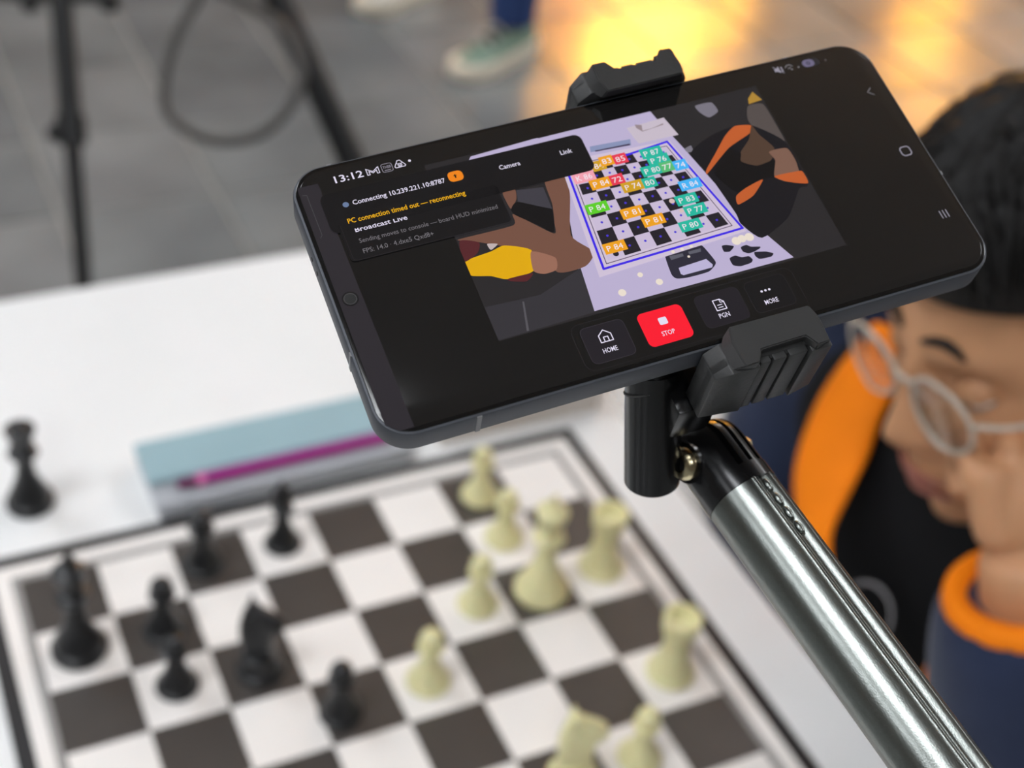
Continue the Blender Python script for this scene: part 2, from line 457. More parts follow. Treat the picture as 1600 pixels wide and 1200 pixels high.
# ------------------------------------------------------------------ phone (local frame: x along the screen, y up the screen, z out of the screen, metres)
PH_R = Matrix(((0.9883846, 0.0045320, -0.1519058), (-0.0593893, 0.9315899, -0.3586267), (0.1398887, 0.3634827, 0.9210383)))
PH_T = Vector((-0.067548, -0.258436, 1.285050))
PH_M = PH_R.to_4x4(); PH_M.translation = PH_T
m_frame = mat('phone_frame_metal', (70, 73, 80), 0.5, metal=0.3, var=0.03, scale=80)
m_band = mat('antenna_band', (128, 128, 130), 0.5)
m_glass = mat('phone_glass', (8, 8, 8), 0.09, spec=0.62, emit=((15, 14, 14), 1.0))  # faint emission stands in for ceiling glare reflected in the black glass
m_bezel = mat('phone_bezel', (5, 5, 6), 0.12, spec=0.6)
m_hole = mat('dark_hole', (4, 4, 4), 0.6)
phone = thing('smartphone', 'black smartphone lying in a clamp, its screen showing a chess game camera view', 'phone')
phone.matrix_world = PH_M
LX, LY, TH = 0.0814, 0.0388, 0.0082
bm = bmesh.new(); prism(bm, rrect(-LX, -LY, LX, LY, 0.0088, 10), -TH, -0.0004, 0.0007); frame = obj('frame', bm, m_frame, phone, True, 35)
bm = bmesh.new(); prism(bm, rrect(-LX + .0007, -LY + .0007, LX - .0007, LY - .0007, 0.0081, 10), -0.0006, -0.0001, 0.0002); obj('bezel', bm, m_bezel, phone, True, 35)
bm = bmesh.new(); prism(bm, rrect(-LX + .0016, -LY + .0016, LX - .0016, LY - .0016, 0.0073, 10), -0.0004, 0.0, 0.00012); screen = obj('screen', bm, m_glass, phone, True, 35)
for c, s in (((-0.0240 - 0.0345, -LY, -0.0043), (0.0012, 0.0003, 0.0072)), ((-0.0700, LY, -0.0043), (0.0012, 0.0003, 0.0072)), ((-LX, -0.0145, -0.0043), (0.0003, 0.0012, 0.0072)), ((0.0585, LY, -0.0043), (0.0012, 0.0003, 0.0072)), ((LX, -0.0085, -0.0043), (0.0003, 0.0012, 0.0072))):
    bm = bmesh.new(); box(bm, c, s); obj('antenna_band', bm, m_band, phone)
for y in (0.0155, 0.0112):
    bm = bmesh.new(); cyl(bm, (-LX - 0.00012, y, -0.0045), (-LX + 0.0005, y, -0.0045), 0.0006, n=12); obj('microphone_hole', bm, m_hole, phone)

def ui(name, rgb, gain=1.0):
    return mat('ui_' + name, (6, 6, 7), 0.10, spec=0.5, emit=(rgb, gain))
U = {n: ui(n, c) for n, c in dict(
    white=(226, 220, 240), grey=(118, 115, 120), yellow=(238, 178, 18), orange=(236, 132, 24), dot=(104, 122, 156), black=(14, 13, 14), card=(20, 19, 21), cardline=(40, 38, 42),
    bar=(44, 41, 46), red=(250, 26, 48), button=(32, 29, 35), buttonline=(58, 54, 62), dim=(150, 146, 160), pill=(108, 102, 130), pill2=(44, 42, 46), ring=(74, 73, 76)).items()}
PIC = {n: ui('pic_' + n, c) for n, c in dict(
    base=(40, 38, 40), table=(186, 175, 208), tile_light=(52, 50, 55), tile_line=(86, 84, 90), skin=(116, 80, 66), dark_shirt=(16, 15, 17), grey_tile=(62, 60, 68), yellow=(222, 168, 8),
    skin_dark=(152, 106, 88), maroon=(84, 36, 40), white_bit=(190, 176, 176), floor_glow=(120, 116, 128), yellow_dim=(172, 132, 52), greywall=(84, 76, 74), jacket=(22, 21, 26), orange=(190, 92, 44),
    face=(80, 60, 48), shirt=(14, 13, 15), hand=(124, 92, 78), box_white=(198, 186, 200), box_shade=(150, 134, 140), case_blue=(136, 146, 182), case_dark=(74, 66, 92), clock=(44, 42, 56),
    clock_window=(186, 178, 214), clock_text=(92, 92, 104), piece_black=(36, 34, 46), piece_white=(232, 220, 206), piece_pale=(214, 190, 186), sq_white=(200, 186, 212), sq_black=(36, 32, 40),
    outline=(62, 40, 226), mini_dot=(72, 56, 206), mini_line=(84, 66, 96), margin=(206, 192, 214), orange_tag=(236, 160, 30), red_tag=(228, 58, 82), mustard_tag=(206, 158, 34), pink_tag=(240, 160, 176),
    teal_tag=(38, 182, 158), green_tag=(88, 186, 116), blue_tag=(70, 178, 244), lime_tag=(92, 204, 40), tag_text=(240, 230, 238)).items()}
STEP = 0.000005
def plate(bm, pts, lay, mi=0):
    """flat filled outline (mm) on the screen, lay = how many print layers up"""
    vs = [bm.verts.new((x * 0.001, y * 0.001, lay * STEP)) for x, y in pts]
    f = bm.faces.new(vs); f.material_index = mi
    f.normal_update()
    if f.normal.z < 0: f.normal_flip()
    return f
def ring_line(bm, pts, w, lay, mi=0, closed=True):
    n = len(pts)
    for k in range(n if closed else n - 1):
        a = Vector(pts[k]); b = Vector(pts[(k + 1) % n]); d = (b - a)
        if d.length < 1e-6: continue
        d.normalize(); q = Vector((-d.y, d.x)) * w / 2; e = d * w / 2 * 0.6
        plate(bm, [a + q - e, b + q + e, b - q + e, a - q - e], lay, mi)
def flat(name, bm, mats):
    me = bpy.data.meshes.new(name); bmesh.ops.triangulate(bm, faces=[f for f in bm.faces if len(f.verts) > 4]); bm.to_mesh(me); bm.free()
    for x in (mats if isinstance(mats, (list, tuple)) else [mats]): me.materials.append(x)
    o = bpy.data.objects.new(name, me); COL.objects.link(o); o.parent = screen; return o
def disc_pts(cx, cy, r, n=20): return [(cx + r * math.cos(2 * PI * k / n), cy + r * math.sin(2 * PI * k / n)) for k in range(n)]
def text_mesh(body, x0, x1, y, cap, lay, bold=0.0, align='L'):
    """lettering as flat mesh data in mm: left edge x0, right edge x1 (or None), baseline y, capital height cap"""
    cu = bpy.data.curves.new('t', 'FONT'); cu.body = body; cu.size = 1.0; cu.fill_mode = 'FRONT'; cu.offset = bold; cu.resolution_u = 2
    o = bpy.data.objects.new('t', cu); COL.objects.link(o); bpy.context.view_layer.update()
    me = evaluated(o); bpy.data.objects.remove(o); bpy.data.curves.remove(cu)
    xs = [v.co.x for v in me.vertices]; lo, hi = min(xs), max(xs)
    sy = cap / 0.729 * 0.001
    sx = sy if x1 is None else (x1 - x0) * 0.001 / (hi - lo)
    w = (hi - lo) * sx
    ox = x0 * 0.001 - (w / 2 if align == 'C' else 0)
    for v in me.vertices: v.co = Vector((ox + (v.co.x - lo) * sx, y * 0.001 + v.co.y * sy, lay * STEP))
    return me
def label_text(name, m, *items):
    bm = bmesh.new()
    for it in items:
        me = text_mesh(*it); bm.from_mesh(me); bpy.data.meshes.remove(me)
    return flat(name, bm, m)

# what the phone shows, outlines in millimetres on the screen
PICTURE = [('table', [(-17.41, 31.28), (14.59, 31.59), (15.88, 26.15), (18.08, 18.35), (24.06, -5.69), (30.91, -21.29), (20.23, -21.19), (-23.31, -20.98), (-22.15, -9.56), (-16.26, 15.6), (-16.68, 30.0)]), ('tile_light', [(-47.67, -12.21), (-33.62, -12.85), (-21.39, -8.58), (-22.87, -21.23), (-47.63, -21.67)]), ('tile_line', [(-38.41, -13.34), (-38.0, -13.47), (-39.79, -21.36), (-40.33, -21.27)]), ('skin', [(-20.09, 18.6), (-14.49, 18.39), (-15.83, 12.04), (-20.05, 1.08), (-17.13, -3.96), (-17.08, -6.26), (-20.18, -8.5), (-27.12, -8.18), (-31.37, -0.09), (-37.89, 3.26), (-44.05, 6.51), (-47.03, 7.87), (-32.62, 7.89), (-31.42, 11.03), (-23.96, 2.72), (-22.63, 5.58), (-21.0, 11.2)]), ('skin', [(-31.59, 17.93), (-28.39, 17.93), (-29.1, 15.05), (-31.4, 12.66), (-31.76, 15.37)]), ('dark_shirt', [(-29.42, 14.2), (-24.75, 11.85), (-21.67, 9.51), (-23.8, 3.14), (-26.88, 6.39), (-30.87, 10.39), (-31.48, 12.45)]), ('grey_tile', [(-28.12, 17.61), (-21.3, 16.55), (-21.58, 9.72), (-24.83, 11.64), (-28.98, 14.3)]), ('yellow', [(-47.8, -2.72), (-47.86, 1.32), (-40.59, 2.26), (-36.84, 2.95), (-31.02, -0.19), (-32.69, -6.02), (-39.58, -6.36), (-43.07, -4.4)]), ('skin_dark', [(-31.17, -0.6), (-26.21, -3.93), (-27.15, -7.27), (-30.4, -7.62), (-32.69, -6.02)]), ('maroon', [(-46.83, 7.35), (-42.46, 5.57), (-43.86, 2.81), (-47.86, 1.32)]), ('white_bit', [(-40.7, 4.58), (-38.26, 3.83), (-40.44, 2.67)]), ('maroon', [(-39.58, -6.36), (-33.1, -6.56), (-35.33, -8.33), (-38.78, -7.27)]), ('floor_glow', [(26.91, 29.66), (31.51, 29.56), (32.08, 26.33), (28.93, 25.1), (27.28, 27.1)]), ('floor_glow', [(20.33, 17.98), (18.3, 17.39), (18.71, 16.09), (20.19, 16.25)]), ('yellow_dim', [(43.86, 29.75), (45.22, 26.56), (41.11, 26.19), (41.66, 27.89)]), ('greywall', [(40.62, 25.72), (44.79, 25.14), (45.15, 18.89), (45.02, 12.27), (42.63, 10.57), (39.24, 16.36), (38.56, 21.41)]), ('jacket', [(32.42, 20.45), (38.7, 19.54), (45.22, 11.61), (44.71, -1.82), (41.72, -2.67), (35.11, -9.84), (25.72, -13.71), (22.39, -8.26), (22.49, -4.92), (20.87, 8.72), (19.26, 15.63), (25.66, 19.11)]), ('orange', [(20.76, 8.47), (21.12, 9.81), (25.49, 13.81), (30.4, 18.33), (34.26, 20.52), (38.47, 19.61), (37.1, 17.28), (29.57, 14.39)]), ('face', [(38.7, 19.54), (39.24, 16.36), (41.28, 10.97), (38.6, 7.6), (34.71, 6.98), (32.16, 8.02), (30.76, 9.9), (32.22, 12.43), (35.99, 15.5)]), ('shirt', [(29.45, 14.13), (31.97, 11.91), (30.87, 9.58), (34.27, 7.11), (39.5, 7.34), (37.24, 2.72), (33.63, 2.63), (25.75, 0.93), (22.64, 8.2)]), ('hand', [(39.41, 10.32), (44.44, 10.04), (44.9, 5.75), (44.26, 2.4), (44.13, 0.1), (39.61, 0.27), (37.24, 2.72), (39.72, 7.27)]), ('orange', [(37.24, 2.72), (44.26, 2.4), (45.12, 1.56), (44.71, -1.82), (39.61, 0.27)]), ('orange', [(25.06, -0.01), (28.55, 1.53), (33.9, 2.66), (29.23, -1.25), (24.53, -2.7), (24.23, -1.76)]), ('box_white', [(6.41, 27.89), (17.19, 28.38), (18.68, 22.08), (7.53, 22.36), (6.94, 24.46)]), ('box_shade', [(8.87, 28.37), (10.6, 27.72), (10.07, 25.93), (12.87, 26.02), (16.19, 26.7), (16.24, 26.24), (9.95, 25.66), (8.86, 27.18)]), ('case_blue', [(-5.17, 25.03), (5.88, 24.32), (5.31, 22.41), (-5.65, 23.27)]), ('case_dark', [(-4.34, 23.47), (5.21, 23.03), (5.09, 22.48), (-4.4, 23.05)]), ('clock', [(0.2, -10.64), (3.97, -9.71), (8.57, -10.41), (10.19, -11.6), (11.34, -16.45), (10.78, -17.66), (8.34, -18.96), (2.85, -18.98), (0.06, -18.46), (-0.74, -16.86)]), ('clock_window', [(1.73, -15.74), (9.39, -15.34), (10.31, -17.34), (9.83, -18.05), (2.05, -18.05), (1.52, -17.55)]), ('clock_text', [(0.87, -11.88), (4.43, -12.1), (4.36, -12.94), (0.93, -13.1)]), ('clock_text', [(5.98, -12.05), (9.37, -12.04), (9.08, -13.0), (5.91, -12.9)]), ('piece_black', [(14.8, -13.0), (16.03, -13.02), (17.66, -13.87), (17.23, -14.44), (15.99, -15.1), (14.63, -14.69)]), ('piece_black', [(19.28, -14.71), (20.94, -14.51), (21.81, -15.3), (24.0, -15.97), (23.78, -16.43), (21.97, -16.92), (20.39, -16.96), (19.25, -16.09)]), ('piece_black', [(15.13, -16.92), (16.84, -16.58), (18.26, -17.53), (20.03, -17.72), (20.55, -18.92), (19.71, -19.7), (16.84, -19.85), (15.09, -18.98)]), ('piece_black', [(21.9, -17.07), (23.61, -17.42), (24.97, -17.84), (26.39, -18.79), (25.4, -19.53), (22.38, -19.31), (21.66, -18.22)])]
DOTS = [('piece_white', (18.99, -12.7), 1.2), ('piece_white', (20.65, -12.5), 1.1), ('piece_white', (22.65, -12.58), 1.2), ('piece_white', (-4.5, -18.07), 0.9), ('piece_white', (-8.22, -14.8), 0.7), ('piece_white', (-14.46, -18.25), 1.0), ('piece_white', (2.32, -11.01), 0.45), ('piece_white', (4.8, -10.93), 0.45), ('piece_white', (7.36, -10.84), 0.45), ('piece_white', (5.5, -13.46), 0.35), ('piece_pale', (8.32, 3.13), 0.75), ('piece_black', (-11.54, -7.4), 0.75), ('piece_pale', (9.45, -0.26), 0.6)]
TAGS = [('orange_tag', '83', (-2.79, 19.56)), ('red_tag', '85', (0.85, 19.18)), ('mustard_tag', '84', (-5.35, 18.69)), ('pink_tag', 'K 86', (-10.29, 16.4)), ('orange_tag', 'P 84', (-6.83, 13.42)), ('red_tag', '72', (-2.46, 13.37)), ('mustard_tag', 'P 74', (0.61, 10.3)), ('teal_tag', '80', (5.16, 10.09)), ('teal_tag', 'P 87', (9.43, 18.73)), ('teal_tag', 'P 76', (10.28, 16.14)), ('teal_tag', 'P 80', (7.39, 13.48)), ('green_tag', '77', (11.53, 13.44)), ('blue_tag', '74', (15.09, 12.94)), ('blue_tag', 'R 84', (14.97, 6.62)), ('teal_tag', 'P 83', (12.16, 2.6)), ('lime_tag', 'P 84', (-10.69, 6.67)), ('orange_tag', 'P 81', (-2.77, 2.87)), ('orange_tag', 'P 81', (1.44, -0.89)), ('teal_tag', 'P 77', (13.03, -0.97)), ('teal_tag', 'P 80', (9.8, -4.98)), ('orange_tag', 'P 84', (-11.04, -5.5))]
MINI_BOARD = [3.361641, 0.164858, -12.045484, 0.032764, -3.384692, 20.505113, 0.010274, -0.030242]
OUTLINE = [(-13.75, 18.38), (-16.16, -10.62), (22.2, -9.61), (14.8, 20.81)]
TAGS = [TAGS[2]] + TAGS[:2] + TAGS[3:]
X0, X1, Y0, Y1 = -47.6, 45.6, -21.9, 31.35
def clip(pts):
    """keep an outline inside the picture on the screen"""
    def cut(P, ax, lim, keep):
        out = []
        for k in range(len(P)):
            a, b = P[k], P[(k + 1) % len(P)]; ia, ib = keep(a[ax], lim), keep(b[ax], lim)
            if ia: out.append(a)
            if ia != ib:
                t = (lim - a[ax]) / (b[ax] - a[ax]); out.append((a[0] + t * (b[0] - a[0]), a[1] + t * (b[1] - a[1])))
        return out
    for ax, lim, keep in ((0, X0, lambda v, l: v >= l), (0, X1, lambda v, l: v <= l), (1, Y0, lambda v, l: v >= l), (1, Y1, lambda v, l: v <= l)):
        pts = cut(pts, ax, lim, keep)
        if len(pts) < 3: return None
    return pts
names = list(PIC); mats_pic = [PIC[n] for n in names]; MI = {n: k for k, n in enumerate(names)}
bm = bmesh.new()
plate(bm, [(X0, Y0), (X1, Y0), (X1, Y1), (X0, Y1)], 1, MI['base'])
lay = 2
ROUND = ('skin', 'skin_dark', 'yellow', 'floor_glow', 'orange', 'face', 'hand', 'jacket', 'shirt', 'clock', 'piece_black', 'dark_shirt', 'maroon', 'white_bit', 'greywall')
def rounded(P):
    out = []; n = len(P)
    for i in range(n):
        p0, p1, p2, p3 = (Vector(P[(i + q) % n]) for q in (-1, 0, 1, 2))
        for k in range(5):
            t = k / 5; out.append(tuple(p1 * (2 * t ** 3 - 3 * t * t + 1) + (p2 - p0) * .32 * (t ** 3 - 2 * t * t + t) + p2 * (-2 * t ** 3 + 3 * t * t) + (p3 - p1) * .32 * (t ** 3 - t * t)))
    return out
for n, pts in PICTURE:
    p = clip(rounded(pts) if n in ROUND else pts)
    if p: plate(bm, p, lay, MI[n]); lay += 1
strip = clip([(-37.0, 28.9), (-35.5, 30.6), (-17, 31.4), (-16, 26), (-17, 27.5)])
plate(bm, strip, lay, MI['table']); lay += 1
flat('camera_view', bm, mats_pic)
def mini(u, v):
    a, b, c, d, e, f, g, h = MINI_BOARD; w = g * u + h * v + 1
    return ((a * u + b * v + c) / w, (d * u + e * v + f) / w)
bm = bmesh.new()
plate(bm, [mini(-.75, -.75), mini(8.75, -.75), mini(8.75, 8.75), mini(-.75, 8.75)], lay, 1); lay += 1
ring_line(bm, [mini(-.15, -.15), mini(8.15, -.15), mini(8.15, 8.15), mini(-.15, 8.15)], 0.22, lay, 4)
for i in range(8):
    for j in range(8):
        plate(bm, [mini(i, j), mini(i + 1, j), mini(i + 1, j + 1), mini(i, j + 1)], lay + 1, 0 if (i + j) % 2 else 2)
        plate(bm, disc_pts(*mini(i + .5, j + .5), 0.34, 8), lay + 2, 3)
ring_line(bm, OUTLINE, 0.62, lay + 2, 5)
flat('mini_chess_board', bm, [PIC['sq_white'], PIC['margin'], PIC['sq_black'], PIC['mini_dot'], PIC['mini_line'], PIC['outline']])
lay += 3
bm = bmesh.new(); kinds = sorted({d[0] for d in DOTS})
for n, (x, y), r in DOTS: plate(bm, disc_pts(x, y, r, 14), lay, kinds.index(n))
flat('mini_pieces', bm, [PIC[k] for k in kinds]); lay += 1
bm = bmesh.new(); kinds = sorted({d[0] for d in TAGS})
for k, (n, s, (x, y)) in enumerate(TAGS):
    w = 5.9 if len(s) > 2 else 3.7; ll = lay + k * 0.5
    plate(bm, [(x - w / 2, y - 1.55), (x + w / 2, y - 1.55), (x + w / 2, y + 1.55), (x - w / 2, y + 1.55)], ll, kinds.index(n))
flat('move_tags', bm, [PIC[k] for k in kinds])
label_text('tag_text', PIC['tag_text'], *[(s, x - (2.1 if len(s) > 2 else 1.25), x + (2.1 if len(s) > 2 else 1.25), y - 0.85, 1.7, lay + k * 0.5 + 0.4) for k, (n, s, (x, y)) in enumerate(TAGS)])
lay += 12
# panels, cards, bars
bm = bmesh.new()
plate(bm, rrect(-75.5, 17.75, -6.3, 29.6, 2.0), lay); plate(bm, rrect(-73.6, 9.0, -32.4, 20.5, 1.0), lay)
flat('toolbar_panel', bm, U['card']); lay += 1
bm = bmesh.new(); ring_line(bm, [(-73.0, 19.6), (-72.9, 9.6), (-72.2, 9.0), (-33.2, 8.9), (-32.5, 9.6), (-32.5, 17.8)], 0.13, lay, 0, False); flat('card_outline', bm, U['cardline'])
bm = bmesh.new(); plate(bm, [(-79.7, 33.5), (-74.4, 33.5), (-73.6, -37.1), (-77.0, -37.1), (-79.7, -34.6)], 2); flat('side_bar', bm, U['bar'])
bm = bmesh.new(); ring_line(bm, [(-79.0, 31.0), (-78.0, 30.8), (-77.9, 18.6), (-78.5, 17.8)], 0.14, 3, 0, False); flat('side_tab', bm, U['ring'])
bm = bmesh.new(); plate(bm, disc_pts(-76.95, -0.6, 2.0, 28), 3, 0); plate(bm, disc_pts(-76.95, -0.6, 1.7, 28), 4, 1); ring_line(bm, disc_pts(-76.95, -0.6, 1.45, 28), 0.13, 5, 2)
flat('front_camera', bm, [U['card'], m_hole, U['ring']])
# status line
label_text('clock_text', U['white'], ('13:12', -70.2, -62.9, 32.35, 2.15, 2, 0.012))
bm = bmesh.new()
ring_line(bm, [(-61.9, 32.4), (-61.9, 34.3), (-60.35, 33.2), (-58.8, 34.3), (-58.8, 32.4), (-59.4, 32.4), (-59.4, 33.5), (-60.35, 32.75), (-61.3, 33.5), (-61.3, 32.4)], 0.20, 2)
flat('mail_icon', bm, U['white'])
bm = bmesh.new(); ring_line(bm, rrect(-58.0, 32.1, -55.3, 34.6, .5, 3), 0.15, 2); ring_line(bm, [(-57.4, 32.6), (-55.9, 32.6)], 0.2, 2, 0, False)
me = text_mesh('TNEB', -57.7, -55.6, 33.2, 0.8, 2, 0.01); bm.from_mesh(me); bpy.data.meshes.remove(me)
flat('app_icon', bm, U['dim'])
bm = bmesh.new(); ring_line(bm, [(-54.5, 32.6), (-52.1, 32.6), (-51.9, 33.0), (-53.0, 34.7), (-53.6, 34.7), (-54.7, 33.0)], 0.2, 2); ring_line(bm, disc_pts(-53.3, 33.25, 0.5, 10), 0.16, 2); ring_line(bm, [(-54.0, 33.9), (-52.9, 32.8)], .15, 2, 0, False); ring_line(bm, [(-52.6, 33.9), (-53.7, 32.8)], .15, 2, 0, False)
flat('drive_icon', bm, U['white'])
bm = bmesh.new(); plate(bm, disc_pts(-50.6, 33.8, 0.36), 2); flat('notice_dot', bm, U['white'])
bm = bmesh.new()
plate(bm, [(53.0, 34.2), (53.7, 34.2), (54.5, 33.5), (54.5, 35.9), (53.7, 35.2), (53.0, 35.2)], 2); ring_line(bm, [(53.0, 35.9), (55.3, 33.4)], 0.22, 2, 0, False); plate(bm, [(55.0, 33.9), (55.4, 33.9), (55.4, 35.5), (55.0, 35.5)], 2)
flat('mute_icon', bm, U['dim'])
bm = bmesh.new(); ring_line(bm, [(56.3, 34.9), (57.0, 35.5), (57.8, 35.6), (58.5, 34.9)], .3, 2, 0, False); ring_line(bm, [(57.0, 34.4), (57.8, 34.6)], .3, 2, 0, False); plate(bm, disc_pts(57.9, 33.9, .3), 2); plate(bm, disc_pts(60.0, 34.1, .28), 2); plate(bm, disc_pts(68.4, 34.3, .2), 2)
flat('signal_icon', bm, U['grey'])
bm = bmesh.new(); plate(bm, rrect(61.5, 33.4, 66.6, 35.9, 1.2), 2, 1); plate(bm, rrect(61.5, 33.4, 65.0, 35.9, 1.2), 3, 0); ring_line(bm, disc_pts(63.2, 34.65, .45, 10), .2, 4, 2)
flat('battery_icon', bm, [U['pill'], U['pill2'], U['black']])
# messages
bm = bmesh.new(); plate(bm, disc_pts(-69.85, 25.3, 0.78), lay); flat('status_dot', bm, U['dot'])
bm = bmesh.new(); plate(bm, rrect(-43.2, 24.3, -39.3, 27.4, 1.2), lay, 0); plate(bm, [(-41.5, 25.3), (-41.15, 25.3), (-41.15, 26.4), (-41.5, 26.4)], lay + 1, 1); plate(bm, [(-41.75, 25.95), (-40.9, 25.95), (-40.9, 26.15), (-41.75, 26.15)], lay + 1, 1)
flat('alert_badge', bm, [U['orange'], U['black']])
label_text('connecting_text', U['white'], ('Connecting 10.239.221.10:8787', -68.1, -44.2, 24.75, 1.42, lay, 0.012))
label_text('warning_text', U['yellow'], ('PC connection timed out — reconnecting', -70.9, -40.7, 19.75, 1.5, lay, 0.012))
label_text('headline_text', U['white'], ('Broadcast Live', -70.0, -56.8, 16.9, 1.42, lay, 0.014))
bm = bmesh.new(); plate(bm, [(-70.6, 17.95), (-56.0, 17.95), (-56.0, 19.1), (-70.6, 19.1)], lay + 1); flat('headline_cover', bm, U['card'])
label_text('detail_text', U['grey'], ('Sending moves to console — board HUD minimized', -70.0, -34.5, 13.6, 1.35, lay), ('FPS: 14.0 · 4.dxe5 Qxd8+', -70.0, -52.2, 10.5, 1.4, lay))
label_text('camera_text', U['white'], ('Camera', -29.9, -24.3, 24.5, 1.4, lay, 0.01))
label_text('link_text', U['white'], ('Link', -13.3, -10.1, 24.5, 1.4, lay, 0.01))
# buttons along the bottom
def button(name, x0, x1, y0, y1, fill, line):
    bm = bmesh.new(); plate(bm, rrect(x0, y0, x1, y1, 1.5), 2, 0)
    if line is not None: ring_line(bm, rrect(x0, y0, x1, y1, 1.5, 4), 0.12, 3, 1)
    return flat(name, bm, [fill] + ([line] if line else []))
button('home_button', -28.6, -17.4, -34.7, -24.7, U['button'], U['buttonline'])
button('stop_button', -13.9, -2.2, -34.5, -25.0, U['red'], None)
button('game_file_button', 1.4, 13.2, -33.9, -24.6, U['button'], U['cardline'])
button('more_button', 15.0, 26.0, -33.6, -24.6, U['card'], U['cardline'])
bm = bmesh.new(); ring_line(bm, rrect(-30.6, -36.2, 28.5, -23.3, 2.4, 4), 0.12, 2); flat('button_tray_outline', bm, U['cardline'])
bm = bmesh.new()
ring_line(bm, [(-24.6, -29.6), (-24.6, -27.7), (-23.05, -26.4), (-21.5, -27.7), (-21.5, -29.6)], 0.26, 4); ring_line(bm, [(-23.6, -29.6), (-23.6, -28.3), (-22.5, -28.3), (-22.5, -29.6)], 0.24, 4, 0, False)
flat('home_icon', bm, U['white'])
bm = bmesh.new(); plate(bm, rrect(-9.15, -29.4, -7.0, -27.4, .35, 3), 4); flat('stop_icon', bm, U['white'])
bm = bmesh.new(); ring_line(bm, [(5.8, -29.8), (5.8, -26.9), (7.6, -26.9), (8.4, -27.7), (8.4, -29.8)], 0.26, 4); ring_line(bm, [(7.5, -26.9), (7.5, -27.8), (8.4, -27.8)], .2, 4, 0, False); ring_line(bm, [(6.5, -28.4), (7.7, -28.4)], .22, 4, 0, False); ring_line(bm, [(6.5, -29.1), (7.7, -29.1)], .22, 4, 0, False)
flat('file_icon', bm, U['white'])
bm = bmesh.new()
for x in (18.7, 19.75, 20.8): plate(bm, disc_pts(x, -28.0, .32, 12), 4)
flat('more_icon', bm, U['white'])
label_text('button_text', U['white'], ('HOME', -25.1, -21.4, -32.5, 1.35, 4, 0.008), ('STOP', -9.8, -6.4, -32.35, 1.3, 4, 0.006), ('PGN', 5.6, 8.4, -32.0, 1.35, 4, 0.008), ('MORE', 18.1, 21.7, -31.8, 1.35, 4, 0.006))
# navigation keys
bm = bmesh.new(); ring_line(bm, [(75.9, 22.1), (74.5, 20.9), (75.9, 19.7)], .26, 2, 0, False); flat('back_key', bm, U['grey'])
bm = bmesh.new(); ring_line(bm, rrect(73.6, -1.2, 76.4, 1.6, .9, 4), .32, 2); flat('home_key', bm, U['dim'])
bm = bmesh.new()
for x in (74.0, 74.95, 75.9): plate(bm, [(x - .13, -22.0), (x + .13, -22.0), (x + .13, -19.6), (x - .13, -19.6)], 2)
flat('recents_key', bm, U['dim'])

